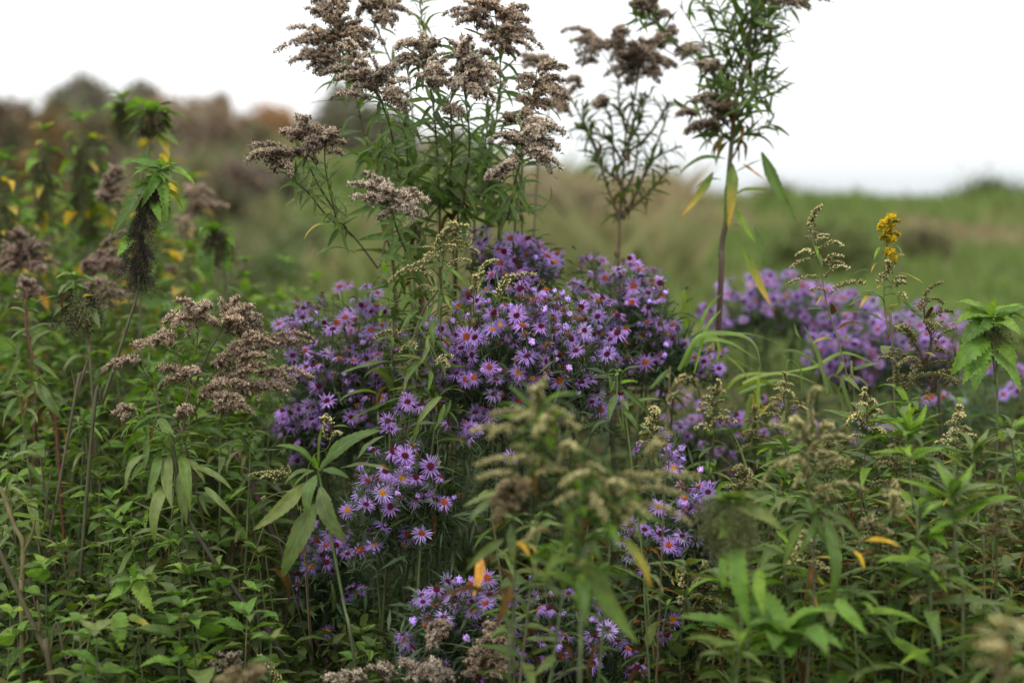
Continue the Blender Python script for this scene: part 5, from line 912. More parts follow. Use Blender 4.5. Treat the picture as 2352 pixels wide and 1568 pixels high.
nettle('nettle with grey drooping leaves and brown seed cluster, left of the leaning stalk', [(640,1400),(600,1000),(560,700),(500,490)], 2.35, n=4, leaf=0.05, lt=(0.88,0.98), cr=c4, seeds=['mix','green','black'], seedr=(0.74,0.90,60), seedl=0.05, top=4, mats=('nettle','grey'), leaves=[(500,490,380,510,'nettle',.9),(500,500,440,600,'grey',1),(510,490,650,525,'nettle',1),(530,560,550,745,'nettle',1),(500,660,365,770,'grey',.7),(600,700,685,850,'grey',.8),(620,620,570,630,'yellow',1.5)])
for lab, pl, d, cc in (
  ('brown seeded goldenrod cut by the left edge with dense rosy brown plumes', [(150,420,0,380),(160,400,20,250),(160,380,100,180),(170,380,240,230),(170,400,330,290),(180,430,400,410),(180,440,300,450),(150,420,-40,420),(160,350,60,200),(160,350,180,250),(200,420,330,350),(130,430,10,460),(150,300,120,160),(150,350,-30,300),(180,360,280,290)], 2.72, 'pinkish'),
  ('small brown seeded goldenrod head just above the long red stem', [(180,620,160,520),(180,620,230,530),(190,640,290,600),(180,630,150,580)], 2.6, 'pinkish'),
  ('brown seeded goldenrod plumes left of the black nettle seeds, lower group', [(590,580,800,560),(600,640,900,620),(640,680,780,700),(620,660,900,650),(580,600,700,540),(600,700,720,660),(560,620,650,560)], 2.62, 'pinkish'),
  ('brown seeded goldenrod plumes left of the black nettle seeds, upper group', [(560,440,800,370),(600,400,760,330),(600,480,860,440),(700,300,860,180),(640,420,900,460),(580,460,680,400),(700,380,850,300)], 2.75, 'pinkish'),
  ('rosy brown seeded goldenrod head beside the nettle top', [(740,-100+0,790,-230),(730,-80,870,-190),(740,-60,900,-110),(720,-40,650,-60),(740,-60,730,-200),(720,0,800,-60),(700,-20,860,-60),(760,-160,840,-240)], 2.85, 'pinkish'),
  ('blurred rusty brown goldenrod plumes on the slope right of the nettle', [(1260,-40,1400,-120),(1300,0,1480,-60),(1280,60,1420,20),(1260,130,1380,60),(1200,110,1320,180),(1350,-60,1260,-130),(1180,220,1340,260),(1220,240,1260,160),(1120,440,1230,460),(1330,40,1560,20)], 3.3, 'brown')):
    bx, by = pl[0][0], pl[0][1]
    goldenrod(lab, [[(bx + 60, by + 1150), (bx + 50, by + 800), (bx + 30, by + 420), (bx, by)]], d, pl, c4, pal=cc, nleaf=22, lt=(0.4, 0.95), leaf=0.07, col=((0.13, 0.05, 0.035), (0.11, 0.06, 0.04)), droop=0.5, mats=('goldenrod', 'grey'), dj=0.05, group=None)
goldenrod('red stemmed goldenrod with arching grey green leaves at the left', [[(400,1700),(385,1540),(300,1280),(240,1080),(180,840),(180,640),(160,560)]], 2.35, [], c4, nleaf=30, lt=(0.3,0.95), leaf=0.075, droop=0.6, mats=('grey','goldenrod'), col=((0.16,0.055,0.035),(0.13,0.06,0.04)), thick=0.003,
 leaves=[(140,1040,40,1250,'grey',1.1),(230,1230,80,1470,'grey',1.1),(300,1390,170,1568,'grey',1.1),(240,1060,410,1200,'grey',1),(260,1170,430,1470,'grey',1.4),(200,700,400,620,'grey',.9),(120,1000,20,900,'grey',1)])

nettle('nettle bent to the right edge with large serrated leaves, beside dried seed heads', [(2140,1650),(2130,1500),(2110,1300),(2100,1180),(2100,1060)], 2.12, n=4, leaf=0.07, lt=(0.9,0.98), cr=c7, seeds=['green','green','mix'], seedr=(0.8,0.97,30), seedl=0.025, top=4, mats=('nettle',),
 leaves=[(2060,1010,1850,945,'nettle',.9),(2080,1040,2330,960,'lime',.9),(2100,1050,1840,1110,'nettle',.9),(2090,1080,1880,1270,'nettle',1.0),(2120,1080,2330,1160,'nettle',1.0),(2060,1180,1820,1450,'lime',1.1),(2040,1190,1900,1500,'nettle',1.2),(2120,1170,2270,1400,'nettle',1.1),(2110,1280,2300,1568,'nettle',1.1),(2060,1300,1980,1568,'nettle',1.1),(2150,1060,2260,1080,'lime',1.0),(2070,1030,2020,960,'nettle',1.0),(2110,1060,1990,1200,'nettle',1.0),(2140,1120,2200,1190,'lime',1.0),(2100,1040,2130,930,'lime',1.0)])

# ------------------------------------------------------------------ long curling grass
def ribbon(pts, cr, d, w_, mat, mb=None):
    P3 = np.array(smooth_path(path3([cr(*p) for p in pts], d), 6)); T, S, B = frames(P3); n = len(P3)
    t = np.linspace(0, 1, n); ww = w_ * (0.55 + 0.45 * np.sin(np.pi * np.minimum(1, t * 1.1 + 0.1))) * (1 - t ** 4) + 0.0003
    tw = rnd(0, 3) + t * rnd(-1.5, 1.5)
    X = S * np.cos(tw)[:, None] + B * np.sin(tw)[:, None]; Z = np.cross(T, X)
    V = np.stack([P3 + X * ww[:, None] + Z * ww[:, None] * .3, P3, P3 - X * ww[:, None] + Z * ww[:, None] * .3], 1).reshape(-1, 3)
    i = np.arange(n * 3).reshape(n, 3); Q = np.stack([i[:-1, :-1], i[:-1, 1:], i[1:, 1:], i[1:, :-1]], -1).reshape(-1, 4)
    UV = np.stack([np.tile((-1, 0, 1), n), np.repeat(t, 3)], 1)
    return V, Q, UV
def grass_clump(label, base, blades, cr, d, w_=0.0045):
    q0 = P(*cr(*blades[0][1]), d); base = (q0.x, q0.y + 0.05, ground_z(q0.x, q0.y)); root = thing('grass_clump', label, 'grass clump', base)
    for b in blades:
        mk = b[0]; dd = d + rnd(-0.08, 0.08)
        V, Q, UV = ribbon(b[1:], cr, dd, w_ * rnd(0.8, 1.2), mk)
        me = build_mesh('blade', V - np.array(base), Q, None, G[mk], UV, np.zeros(len(V))); part('blade', me, root)
    return root
grass_clump('long curling pale green grass blades right of the asters', (0.85, 2.7, 0), [
 ('blade',(1600,1150),(1610,850),(1590,640),(1600,575),(1625,600),(1650,780)), ('blade',(1620,1150),(1600,900),(1580,700),(1600,580),(1640,690),(1650,850)),
 ('blade',(1560,1130),(1700,900),(1950,880),(2080,950),(2120,1100),(2120,1260)), ('blade',(1560,1000),(1700,870),(1850,880),(2050,880),(2280,960)), ('blade',(1600,1100),(1700,930),(1900,940),(2100,1060)),
 ('blade',(1500,1160),(1620,960),(1740,860),(1820,920),(1830,1040),(1745,1120)), ('blade',(1500,1220),(1700,1100),(1900,1050),(2100,1140)), ('lime',(1640,1150),(1700,850),(1760,700),(1850,610)), ('lime',(1660,1150),(1740,850),(1850,715)),
 ('blade',(1850,1300),(1960,1180),(2100,1150),(2324,1160)), ('blade',(1960,1260),(2080,1200),(2200,1220),(2330,1270)), ('turning',(1880,1020),(2000,1130),(2100,1300),(2170,1450)), ('turning',(2000,1568),(2060,1300),(2100,1400),(2300,1300)),
 ('lime',(2040,1560),(2100,1440),(2200,1360)), ('blade',(2090,1568),(2100,1300),(2110,1100))], c6, 2.42)
grass_clump('thin grey green grass blades curling among the right hand asters', (1.35, 2.8, 0), [
 ('grey',(1010,1568),(960,1440),(860,1330),(760,1280),(690,1280),(680,1310),(710,1320)), ('grey',(985,1568),(920,1300),(860,1180),(818,1100)), ('grey',(1130,1900),(1060,1568),(985,1480),(1020,1440),(1075,1470),(1060,1540),(1000,1560)),
 ('grey',(1150,1700),(1080,1480),(1130,1450),(1210,1470),(1255,1520),(1240,1568)), ('lime',(800,1568),(790,1400),(720,1340),(700,1400)), ('blade',(400,1500),(540,1440),(720,1430),(900,1500),(980,1568)), ('blade',(380,1568),(560,1490),(700,1480),(790,1568)),
 ('blade',(700,1420),(900,1380),(1100,1290),(1350,1390)), ('lime',(800,1200),(770,1160),(755,1090)), ('grey',(1160,1400),(1300,1360),(1400,1370))], c7, 2.36, 0.0032)
grass_clump('long thin grass blades slanting down through the right tangle', (1.2, 2.3, 0), [
 ('grey',(560,860),(420,700),(340,580),(290,420),(240,310)), ('grey',(700,1000),(560,850),(400,690),(300,500)), ('blade',(160,610),(190,575),(240,580),(250,640)), ('blade',(0,950),(120,880),(200,950),(290,1120)), ('grey',(370,600),(400,520),(480,505),(560,520)), ('grey',(300,840),(400,810),(500,820)), ('blade',(520,1568),(560,1400),(620,1300)), ('blade',(230,1568),(235,1480),(225,1440)), ('blade',(90,1568),(100,1440),(130,1390))], c11, 2.1, 0.0028)

# ------------------------------------------------------------------ near plants, in front of the focus
goldenrod('blurred olive goldenrod in front with level seed plumes, the broadest one', [[(640,1760),(650,1300),(655,1000),(660,800),(680,640),(640,440)], [(655,1000),(760,720),(900,600)], [(660,800),(560,500),(480,380),(430,260),(470,120)]], 1.56,
 [(430,260,490,50),(450,240,400,120),(440,260,470,100),(400,250,195,240),(480,250,612,262),(440,300,300,262),(300,340,105,330),(480,300,640,312),(400,500,135,490),(340,560,140,555),(420,430,320,400),(560,400,440,330),(600,540,430,540),(700,650,530,690),(850,600,1240,545),(820,650,1160,640),(800,600,960,555),(850,680,1190,780),(750,620,910,700),(900,640,880,790),(980,440,1110,330),(990,440,1050,390),(820,720,910,840),(500,830,370,870),(640,960,710,1050),(440,300,520,220),(520,300,420,350),(480,520,280,480),(560,520,400,480),(640,500,760,520),(700,560,820,600),(700,640,780,760),(760,600,700,700),(800,640,900,600),(840,700,1000,740),(760,680,860,760),(560,480,640,420),(350,330,200,350),(900,560,1040,580),(740,560,560,590),(900,700,850,800)], c10, typ='grain', pal='olive', nleaf=80, lt=(0.35,0.97), leaf=0.066, mats=('goldenrod','goldenrod','grey','lime'), col=((0.09,0.11,0.045),(0.11,0.14,0.05)), thick=0.0022, dj=0.05, pd=1.56,
 leaves=[(690,950,940,1375,'goldenrod',1.3),(660,1000,680,1300,'goldenrod',1.5),(640,1020,500,1060,'goldenrod'),(560,900,450,1080,'goldenrod',1.2),(850,840,1000,1100,'turning',1.0),(360,380,280,500,'grey',1.3),(520,420,700,470,'grey',1.1),(700,460,730,540,'grey',1.8),(590,380,760,480,'goldenrod',1.2),(600,690,560,900,'goldenrod',1.2),(650,700,560,760,'lime',1.2),(700,820,830,900,'goldenrod',1.2),(700,830,760,980,'goldenrod',1.2),(400,440,520,500,'grey',1.1),(700,500,900,430,'goldenrod',1.1),(660,640,600,500,'lime',1.2)], cord=Vector((0.22, 1.7, 0)))
goldenrod('blurred withered goldenrod in front, grey leaves hanging at its left side', [[(290,1700),(305,1300),(320,1000),(320,800),(300,620)]], 1.66, [(300,640,200,680,('fluff','tan')),(300,620,250,600,('fluff','tan')),(320,700,220,760,('fluff','tan')),(330,620,400,580,('fluff','tan')),(310,580,360,640,('fluff','tan'))], c10, nleaf=12, lt=(0.5,0.95), leaf=0.05, mats=('brown','grey'), col=((0.08,0.09,0.04),(0.09,0.12,0.04)),
 leaves=[(270,610,60,690,'grey',1.3),(265,660,92,770,'grey',1.3),(265,850,75,1010,'grey',1.2),(300,780,310,990,'grey',1.5),(150,930,110,1140,'orange',1.5,.1),(330,860,410,960,'yellow',1.2),(280,900,190,980,'grey',1.2),(350,870,440,930,'turning',1.1),(300,1080,220,1300,'brown',1.3),(200,1150,-60,1170,'brown',1.0),(290,1090,180,1160,'brown',1.2),(300,1310,200,1340,'grey',2.0)], cord=Vector((0.0, 1.85, 0)))
goldenrod('brownish blurred goldenrod in front right with loose upright seed head', [[(600,1750),(640,1300),(650,900),(625,600),(620,400),(650,250)]], 1.72,
 [(640,300,695,120),(610,400,430,280),(610,450,395,600),(620,450,850,360),(640,520,840,480),(650,650,920,620),(1060,760,1045,560),(1060,760,1120,680),(630,380,560,280),(640,400,740,300),(620,520,560,600),(640,580,700,660),(600,440,520,520),(640,450,760,440),(630,350,650,220),(640,600,780,650),(1050,700,990,600),(1040,760,1040,640),(620,540,480,500)], c11, typ='grain', pal='olive', nleaf=44, lt=(0.45,0.95), leaf=0.055, mats=('goldenrod','grey'), col=((0.09,0.07,0.045),(0.12,0.10,0.06)), dj=0.06, pd=1.72,
 leaves=[(640,690,740,920,'goldenrod',1.0),(700,740,720,1180,'goldenrod',1.0),(600,740,500,1000,'goldenrod',1.0),(760,720,890,860,'grey',1.0),(560,650,400,780,'grey',.8),(840,900,900,1000,'yellow',1.5),(900,860,1080,890,'yellow',1.0),(660,760,560,950,'goldenrod',1.1)])
nettle('blurred nettle in front with pale top and green hanging seeds', [(330,1750),(290,1300),(250,1000),(225,760),(215,650)], 1.68, n=3, leaf=0.05, lt=(0.93,0.99), cr=c11, seeds=['green'], seedr=(0.72,0.97,80), seedl=0.04, top=7, mats=('grey','nettle'),
 leaves=[(220,650,130,650,'grey',1),(230,650,400,670,'grey',.9),(220,660,230,620,'grey',1),(240,680,500,820,'grey',.7),(260,860,330,1300,'nettle',.55),(230,900,200,1110,'lime',.6),(380,1000,400,1230,'lime',.7),(220,700,170,850,'nettle',1.3),(760,1150,920,1330,'lime',.8)])
for lab, x, y, d, s, mt in (('young leafy goldenrod with lime tip near the right edge, uppermost', 1115, 320, 1.85, 0.065, ('lime', 'lime', 'goldenrod')), ('young leafy goldenrod with wide pointed leaves and bright heart, right side', 1340, 640, 1.72, 0.09, ('goldenrod', 'lime', 'grey')),
    ('nettle rosette seen from above at the bottom, right of the dark tangle', 480, 1330, 1.70, 0.10, ('nettle', 'nettle')), ('leafy goldenrod top with small green centre cut by the right edge', 1445, 420, 1.9, 0.06, ('goldenrod', 'grey'))):
    f = c11(x, y)
    kd = 'nettle' if 'nettle' in lab else 'broad'
    o = nettle(lab, [(f[0] + 25, f[1] + 330), (f[0] + 12, f[1] + 160), f], d, n=7, leaf=s, lt=(0.86, 0.995), mats=mt, seeds=None, top=7, kind=kd, name='nettle_plant' if kd == 'nettle' else 'goldenrod_plant', cat='nettle plant' if kd == 'nettle' else 'goldenrod plant', droop=0.25, grow=0.9, elev=0.45)
    if 'uppermost' in lab:
        p = P(*f, d)
        for a in range(5): put_leaf(o, 'broad', 'lime', p, p + Vector((math.cos(a * 1.26) * 0.6, math.sin(a * 1.26) * 0.6, 1)).normalized() * 0.045)
    if 'bright heart' in lab:
        p = P(*f, d)
        for a in range(4): put_leaf(o, 'broad', 'lime', p, p + Vector((math.cos(a * 1.57 + .4) * 0.8, math.sin(a * 1.57 + .4) * 0.8, 1)).normalized() * 0.05)
goldenrod('green goldenrod shoot with arching leaves at the right flank of the sharp asters', [[(1230,1700),(1180,1540),(1140,1380),(1140,1200),(1145,1130)]], 2.0, [], c6, nleaf=10, lt=(0.9,0.99), leaf=0.03, mats=('lime','goldenrod'), thick=0.0017, col=((0.11,0.14,0.04),(0.13,0.17,0.05)),
 leaves=[(1130,1270,1080,1160,'goldenrod',1.6),(1165,1200,1305,1110,'goldenrod',1),(1160,1230,1280,1205,'lime',.8),(1140,1290,1085,1480,'goldenrod',1.5),(1165,1250,1380,1450,'goldenrod',.8),(1170,1400,1440,1330,'goldenrod',.8),(1170,1300,1330,1380,'grey',1),(1160,1330,1215,1410,'grey',2.0),(1170,1400,1290,1568,'goldenrod',1.2),(1090,1470,960,1568,'goldenrod',1.1),(1290,1500,1380,1568,'grey',1),(1120,1200,1090,1290,'goldenrod',1.3)])
goldenrod('goldenrod seed spike rising alone behind the green shoot, pale and blurred', [[(1480,1568),(1500,1330),(1560,1240)]], 1.85, [(1500,1330,1660,1190),(1540,1260,1600,1180),(1490,1360,1560,1290)], c6, typ='grain', pal='olive', nleaf=8, leaf=0.04, thick=0.0014)
for lab, pl, c_, d, pal_ in (
  ('beige fluffy goldenrod head at the bottom edge below the lowest asters', [(830,1560,1120,1250),(930,1530,720,1470),(950,1540,880,1450),(1000,1540,900,1440),(960,1540,1190,1520),(1040,1540,1190,1560),(800,1560,700,1480),(700,1568,440,1540),(1060,1400,1170,1250),(1070,1340,1150,1240),(1050,1540,1100,1470),(860,1520,770,1460),(640,1568,660,1520)][2:], c9, 1.93, 'beige'),
  ('brown fluffy goldenrod head right above the bottom edge beside the asters', [(1400,1400,1380,1230),(1380,1440,1280,1400),(1360,1460,1480,1400),(1380,1470,1270,1450),(1400,1500,1500,1440),(1380,1520,1240,1520),(1400,1540,1520,1520),(1380,1400,1330,1330),(1440,1420,1540,1350),(1420,1460,1560,1460),(1060,1330,1180,1250),(1080,1330,1150,1290)], c9, 1.95, 'brown'),
  ('beige goldenrod head poking up at the bottom, left of the asters', [(1560,1540,1430,1440),(1570,1540,1480,1370),(1580,1500,1640,1370),(1600,1540,1640,1440),(1560,1580,1480,1500),(1260,1600,1240,1530),(1540,1520,1580,1390)], c8, 1.98, 'beige'),
  ('olive blurred goldenrod head at the bottom beside the beige one', [(1680,1600,1560,1500),(1700,1600,1700,1440),(1700,1560,1760,1440),(1720,1600,1800,1500),(1650,1600,1640,1470),(1600,1640,1480,1560)], c8, 1.62, 'tan')):
    bx, by = pl[0][0], pl[0][1]
    goldenrod(lab, [[(bx + 30, by + 500), (bx + 10, by + 200), (bx, by)]], d, pl, c_, pal=pal_, nleaf=10, lt=(0.7, 0.97), leaf=0.04, dj=0.04)
goldenrod('single curved olive seed spike at the bottom, left of the asters', [[(1960,1900),(1940,1660),(1900,1560)]], 1.95, [(1910,1568,1760,1385),(1900,1540,1850,1450)], c8, typ='grain', pal='olive', nleaf=4, leaf=0.03)
goldenrod('yellowish seed cluster on a pale slanting stalk in the dark tangle', [[(1620,1567+100),(1480,1370),(1260,1150),(1100,1040),(1030,960)]], 2.0, [(1200,1080,1260,1000),(1220,1100,1140,1040),(1240,1110,1300,1090),(1200,1130,1140,1090),(1180,1100,1190,1020),(1240,1090,1290,1040),(1150,1150,1140,1180),(1340,1380,1400,1350),(1340,1400,1320,1350),(1160,1060,1240,1060)], c10, typ='grain', pal='olive', nleaf=12, lt=(0.4,0.8), leaf=0.035, thick=0.0024, col=((0.13,0.12,0.05),(0.15,0.15,0.06)), mats=('goldenrod','turning'), cord=Vector((0.95, 2.05, 0)))
goldenrod('dim blurred withered goldenrod at the lower right corner, closest to the viewer', [[(1560,1900),(1560,1500),(1600,1300),(1640,1150)]], 1.30, [(1560,1420,1450,1300),(1580,1400,1650,1250),(1560,1460,1680,1400),(1550,1500,1440,1470),(1590,1350,1540,1260),(1560,1560,1700,1520),(1600,1300,1700,1340),(1560,1480,1480,1400),(1700,1120,1560,700),(1680,900,1600,760),(1700,820,1500,640)][:8], c11, typ='grain', pal='olive', nleaf=12, leaf=0.05, mats=('brown', 'grey'), dj=0.05)

def seed_head(x, y, w_, h_, n):
    o = []
    for k in range(n):
        q = (k + rnd(0, .8)) / n; s = 1 if k % 2 else -1; yy = y + h_ * q; L = w_ * (0.25 + 0.75 * q) * rnd(0.7, 1.1)
        o.append((x + rnd(-4, 4), yy, x + s * L, yy - h_ * rnd(-0.02, 0.22)))
    o.append((x, y + h_ * .1, x + rnd(-10, 10), y - h_ * .25)); return o
_k = 0
for (x_, y_, d_, w_, h_, col_, where) in ((1640, 900, 2.3, 60, 90, 'olive', 'behind the green shoot beside the sharp asters'), (1735, 960, 2.35, 55, 90, 'dark', 'among the curling grass blades'), (1800, 880, 2.3, 60, 90, 'olive', 'right under the blurred asters'), (1900, 1000, 2.05, 70, 110, 'dark', 'in the middle of the right tangle'),
    (1990, 920, 2.15, 60, 100, 'olive', 'left of the dried brown goldenrod'), (2060, 1020, 2.0, 70, 110, 'dark', 'below the dried brown goldenrod'), (2200, 960, 2.0, 60, 90, 'olive', 'below the bent nettle'), (1700, 1090, 2.05, 60, 90, 'dark', 'left of the pale topped nettle'), (2010, 1210, 1.85, 70, 100, 'dark', 'low in the right tangle'),
    (2150, 1300, 1.8, 70, 110, 'dark', 'low beside the bright hearted goldenrod'), (1850, 1250, 1.9, 60, 90, 'olive', 'right of the pale topped nettle'), (2290, 1180, 1.8, 60, 90, 'dark', 'at the right edge below mid height'), (1620, 1330, 2.0, 60, 90, 'dark', 'beside the pale slanting stalk'), (1500, 960, 2.2, 40, 70, 'olive', 'just right of the lowest sharp asters')):
    goldenrod(('olive' if col_ == 'olive' else 'dull brown') + ' seeded goldenrod ' + where, [[(x_ + rnd(-70, 70), y_ + 480), (x_ + rnd(-20, 20), y_ + 230), (x_, y_ + h_), (x_, y_)]], d_, seed_head(x_, y_, w_, h_, 9), typ='grain', pal=col_, nleaf=30, lt=(0.4, 0.93), leaf=0.06, droop=0.6, mats=('goldenrod', 'grey', 'turning') if col_ == 'olive' else ('goldenrod', 'brown', 'grey'), thick=0.0018, col=((0.08, 0.06, 0.035), (0.10, 0.09, 0.04)), dj=0.05)

# ------------------------------------------------------------------ small leafy weeds, lower left and right
wk = 0
ORD = ['leftmost'] + ['%s from the left' % w_ for w_ in 'second third fourth fifth sixth seventh eighth ninth tenth eleventh twelfth thirteenth fourteenth fifteenth sixteenth'.split()]
def weed_group(name_label, grp, spots, leaf, mats, kinds=('weed', 'nettle'), n=8, wid=0.0017, lt=(0.5, 0.98), dr=0.3, seeds=None, cat='weed', nm='leafy_weed'):
    sp = sorted(spots, key=lambda q: q[1]); rows = max(1, round(len(sp) / 9)); per = math.ceil(len(sp) / rows)
    names = {1: [''], 2: ['back', 'front'], 3: ['back', 'middle', 'front'], 4: ['rearmost', 'third', 'second', 'front'], 5: ['rearmost', 'fourth', 'third', 'second', 'front']}[rows]
    lab = {}
    for r_ in range(rows):
        for k, q in enumerate(sorted(sp[r_ * per:(r_ + 1) * per])): lab[q] = name_label + ', ' + ((names[r_] + ' row, ') if names[r_] else '') + ORD[k]
    for (x, y, d) in spots:
        x0 = x + rnd(-70, 70)
        nettle(lab[(x, y, d)], [(x0 + rnd(-40, 40), y + 420), ((x + x0) / 2, y + 200), (x, y)], d, n=n, leaf=leaf * rnd(0.8, 1.2), lt=lt, mats=mats, seeds=seeds, top=5, kind=RNG.choice(kinds), name=nm, cat=cat, droop=dr, grow=0.7, thick=wid, group=grp, seedr=(0.75, 0.97, 14), seedl=0.03, elev=0.3,
               col=RNG.choice([((0.11, 0.09, 0.05), (0.09, 0.12, 0.045)), ((0.05, 0.035, 0.025), (0.07, 0.09, 0.04)), ((0.15, 0.12, 0.07), (0.12, 0.13, 0.05))]))
def spots(n, x0, x1, y0, y1, da, db):
    """scattered tops; nearer plants have lower tops"""
    o = []
    for i in range(n):
        t = (i + rnd(0, 1)) / n; y = y1 + (y0 - y1) * t; o.append((rnd(x0, x1), y, da + (db - da) * t + rnd(-0.06, 0.06)))
    return o
weed_group('small weed of the lower left thicket', 'small weeds of the lower left thicket', spots(45, -20, 640, 950, 1480, 1.82, 2.5), 0.058, ('weed', 'nettle', 'nettle', 'grey'))
weed_group('mid height weed left of the asters', 'mid height weeds left of the asters', spots(36, -30, 650, 600, 960, 2.45, 3.1), 0.068, ('weed', 'nettle', 'goldenrod', 'lime'))
weed_group('blurred nettle before the brown shrubs', 'blurred nettles before the brown shrubs', spots(34, -60, 450, 330, 640, 2.9, 4.2), 0.085, ('nettle', 'nettle', 'nettle', 'nettle', 'nettle', 'nettle', 'turning', 'yellow'), ('nettle',), 8, 0.0028, (0.5, 0.98), 0.75, ['green', 'mix'], 'nettle plant', 'nettle_plant')
weed_group('pale blurred weed behind the left aster bush', 'pale weeds left behind the asters', spots(9, 520, 760, 600, 720, 2.9, 3.4), 0.06, ('lime', 'nettle', 'grey'), ('weed', 'nettle'))
weed_group('small weed shaded under the asters', 'weeds shaded under the asters', spots(16, 560, 1250, 1330, 1520, 2.0, 2.35), 0.036, ('weed', 'nettle', 'weed'))
def leafy_group(name_label, grp, sp, leaf, mats, kind='lance', nleaf=34, lt=(0.35, 0.99), droop=0.45, elev=0.4):
    sp = sorted(sp, key=lambda q: q[1]); rows = max(1, round(len(sp) / 8)); per = math.ceil(len(sp) / rows)
    names = {1: [''], 2: ['back', 'front'], 3: ['back', 'middle', 'front']}[rows]
    for r_ in range(rows):
        for k, (x_, y_, d_) in enumerate(sorted(sp[r_ * per:(r_ + 1) * per])):
            x0 = x_ + rnd(-60, 60)
            goldenrod(name_label + ', ' + ((names[r_] + ' row, ') if names[r_] else '') + ORD[k], [[(x0, y_ + 520), ((x0 + x_) / 2, y_ + 260), (x_, y_ + 60), (x_ + rnd(-8, 8), y_)]], d_, [], nleaf=nleaf, lt=lt, leaf=leaf * rnd(0.85, 1.15), mats=mats, droop=droop, elev=elev, kind=kind, group=grp,
                      col=RNG.choice([((0.10, 0.07, 0.04), (0.09, 0.12, 0.045)), ((0.07, 0.09, 0.035), (0.10, 0.14, 0.05))]), thick=0.0024)
leafy_group('leafy flowerless goldenrod at the right', 'leafy green goldenrods on the right', spots(19, 1640, 2380, 900, 1480, 1.6, 2.2)[::1], 0.098, ('goldenrod', 'grey', 'goldenrod', 'lime'), 'broad', 34)
leafy_group('leafy shoot between the aster bushes', 'leafy shoots between the aster bushes', [(905, 640, 2.26), (940, 720, 2.2), (985, 660, 2.2), (1000, 780, 2.14), (955, 830, 2.14), (900, 760, 2.24), (1040, 690, 2.22), (1000, 900, 2.12)], 0.072, ('goldenrod', 'goldenrod', 'grey'), 'lance', 40, (0.4, 0.99), 0.5)
leafy_group('tall leafy stem in the left thicket', 'tall leafy stems on the left', spots(20, -20, 620, 640, 1050, 2.1, 2.9)[::1], 0.08, ('goldenrod', 'grey', 'nettle'), 'lance', 34)
leafy_group('dark leafy shoot under the olive plumes', 'dark shoots under the olive plumes', [(1130, 1120, 1.95), (1230, 1180, 1.8), (1300, 1250, 1.75), (1400, 1200, 1.8), (1180, 1300, 1.85), (1480, 1290, 1.9)], 0.07, ('goldenrod', 'goldenrod', 'grey'), 'broad', 30)
weed_group('low weed of the lower right tangle', 'low weeds of the lower right tangle', spots(26, 1500, 2380, 1240, 1500, 1.8, 2.1), 0.055, ('weed', 'goldenrod', 'grey', 'nettle'), ('weed', 'nettle', 'broad'))
weed_group('leafy weed below the blurred asters', 'weeds below the right hand asters', spots(26, 1560, 2380, 900, 1240, 2.15, 2.6), 0.06, ('goldenrod', 'grey', 'nettle', 'lime'), ('broad', 'nettle', 'lance'))
weed_group('withered brown weed in the tangle', 'withered weeds of the tangle', spots(16, 1180, 2380, 1120, 1480, 1.85, 2.15), 0.05, ('brown',), ('withered',), 9, 0.002, (0.5, 0.98), 0.7, None, 'withered weed', 'withered_weed')
for lb, x_, y_, d_, mt_ in (('leafy goldenrod without flowers, arching grey green leaves by the left edge', 40, 860, 2.25, ('grey', 'goldenrod')), ('leafy goldenrod without flowers behind the leaning black seeded nettle', 260, 800, 2.6, ('goldenrod', 'lime')), ('leafy goldenrod without flowers below the brown plumes, right hand one', 560, 1010, 2.25, ('goldenrod', 'grey')),
    ('leafy goldenrod without flowers in the middle of the left thicket', 190, 960, 2.3, ('goldenrod', 'grey')), ('leafy goldenrod shoot with bright leaves below the brown plumes', 330, 960, 2.3, ('lime', 'goldenrod')), ('leafy goldenrod shoot low at the left edge of the thicket', 20, 1120, 2.05, ('goldenrod', 'grey')), ('leafy shoot under the drooping long leaves of the black stemmed stalk', 300, 1220, 2.1, ('goldenrod', 'grey'))):
    goldenrod(lb, [[(x_ + 60, y_ + 500), (x_ + 30, y_ + 250), (x_ + 8, y_ + 60), (x_, y_)]], d_, [], nleaf=34, lt=(0.3, 0.99), leaf=0.085, mats=mt_, droop=0.7, elev=0.3, col=((0.10, 0.07, 0.04), (0.09, 0.12, 0.045)), thick=0.0024)
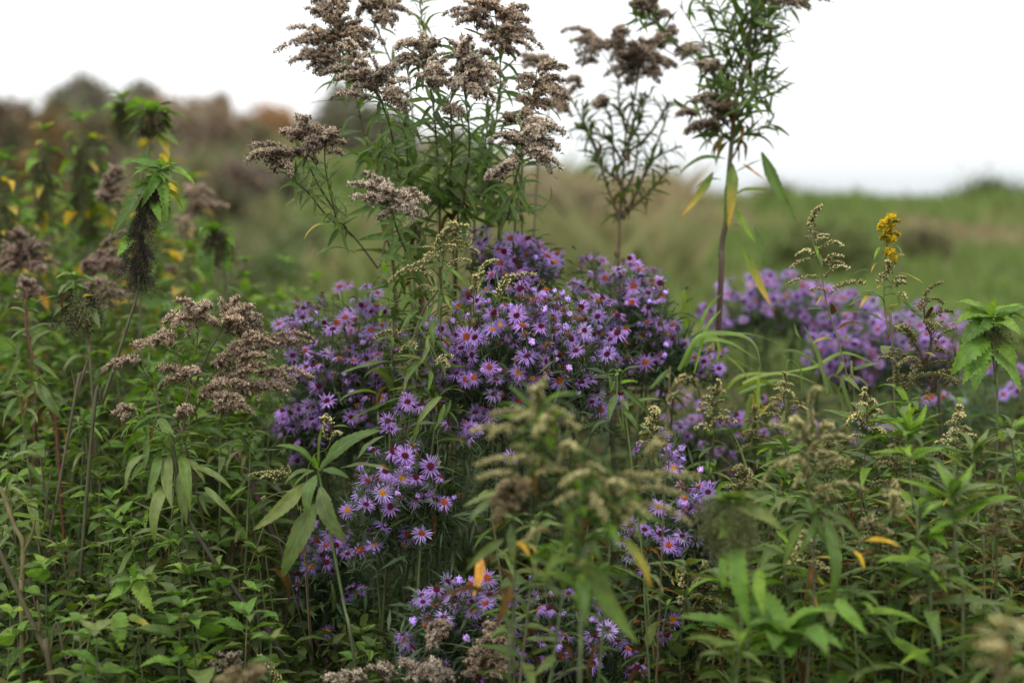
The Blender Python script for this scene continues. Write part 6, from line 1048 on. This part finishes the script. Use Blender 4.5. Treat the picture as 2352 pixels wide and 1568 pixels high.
nettle('nettle sprig with notched leaves turning down, low in the left thicket', [(1000,1900),(960,1400),(930,1000),(920,860)], 1.96, n=2, leaf=0.035, lt=(0.95,0.99), cr=c8, top=3, thick=0.0016, leaves=[(900,860,715,1010,'nettle',1),(930,870,1065,1100,'nettle',1),(820,1080,838,1350,'nettle',1.15,-.02),(880,1110,1065,1220,'turning',.7,-.02),(930,850,1010,855,'nettle',1),(900,870,830,970,'nettle',.9),(930,850,940,745,'nettle',.9)])
def bare_stalk(label, pts, cr, d, r, col):
    p = path3([cr(*q) for q in pts], d); g = to_ground(p[0], p[1], 1.0)
    root = thing('dead_stalk', label, 'dead stalk', g); mb = MB(); tube(mb, smooth_path([g] + p, 6) - np.array(g), r, col, 7); part('stalk', mb.mesh('stalk', M_STEM), root)
    mb = MB()
    a, tg = sample(np.array(p), 0.35); b = a + Vector((rnd(-.04, .04), 0, 0.05)); tube(mb, np.array([a, (a + b) / 2 + Vector((.003, 0, 0)), b]) - np.array(g), (r[1], r[1] * .5), col, 5); part('side_twig', mb.mesh('side_twig', M_STEM), root)
bare_stalk('olive dead stalk slanting from the left edge towards the bottom', [(360,1567),(330,1400),(240,1200),(130,960),(0,680),(-60,560)], c8, 1.9, (0.0042, 0.003), (0.075, 0.065, 0.03))
bare_stalk('upright pale olive dead stalk near the left edge', [(150,1200),(150,900),(155,620),(100,500),(30,300),(0,230)], c8, 2.0, (0.004, 0.0028), (0.13, 0.11, 0.045))
bare_stalk('thin tan dead stalk rising to the right behind the nettle sprig', [(450,1240),(700,1180),(960,1070),(1330,880)], c8, 2.1, (0.0018, 0.0014), (0.15, 0.12, 0.05))
bare_stalk('curved grey dead stalk near the bottom left', [(340,1400),(450,1400),(560,1310),(700,1160),(800,1060)], c8, 1.95, (0.0018, 0.0013), (0.12, 0.10, 0.06))
bare_stalk('dark short dead stalk with blunt tip in the left thicket', [(480,1500),(510,1350),(560,1180),(600,1060)], c4, 2.25, (0.0026, 0.002), (0.10, 0.085, 0.05))
bare_stalk('purple brown dead stalk behind the drooping leaves', [(1750,270),(1700,150),(1600,0),(1540,-90)], c8, 2.3, (0.0036, 0.003), (0.075, 0.045, 0.04))
bare_stalk('pale arching dead stalk left of the lowest aster flowers', [(1500,1200),(1600,1080),(1750,1010),(1980,990)], c8, 2.15, (0.0022, 0.0018), (0.15, 0.14, 0.06))
print('objects', len(D.objects))
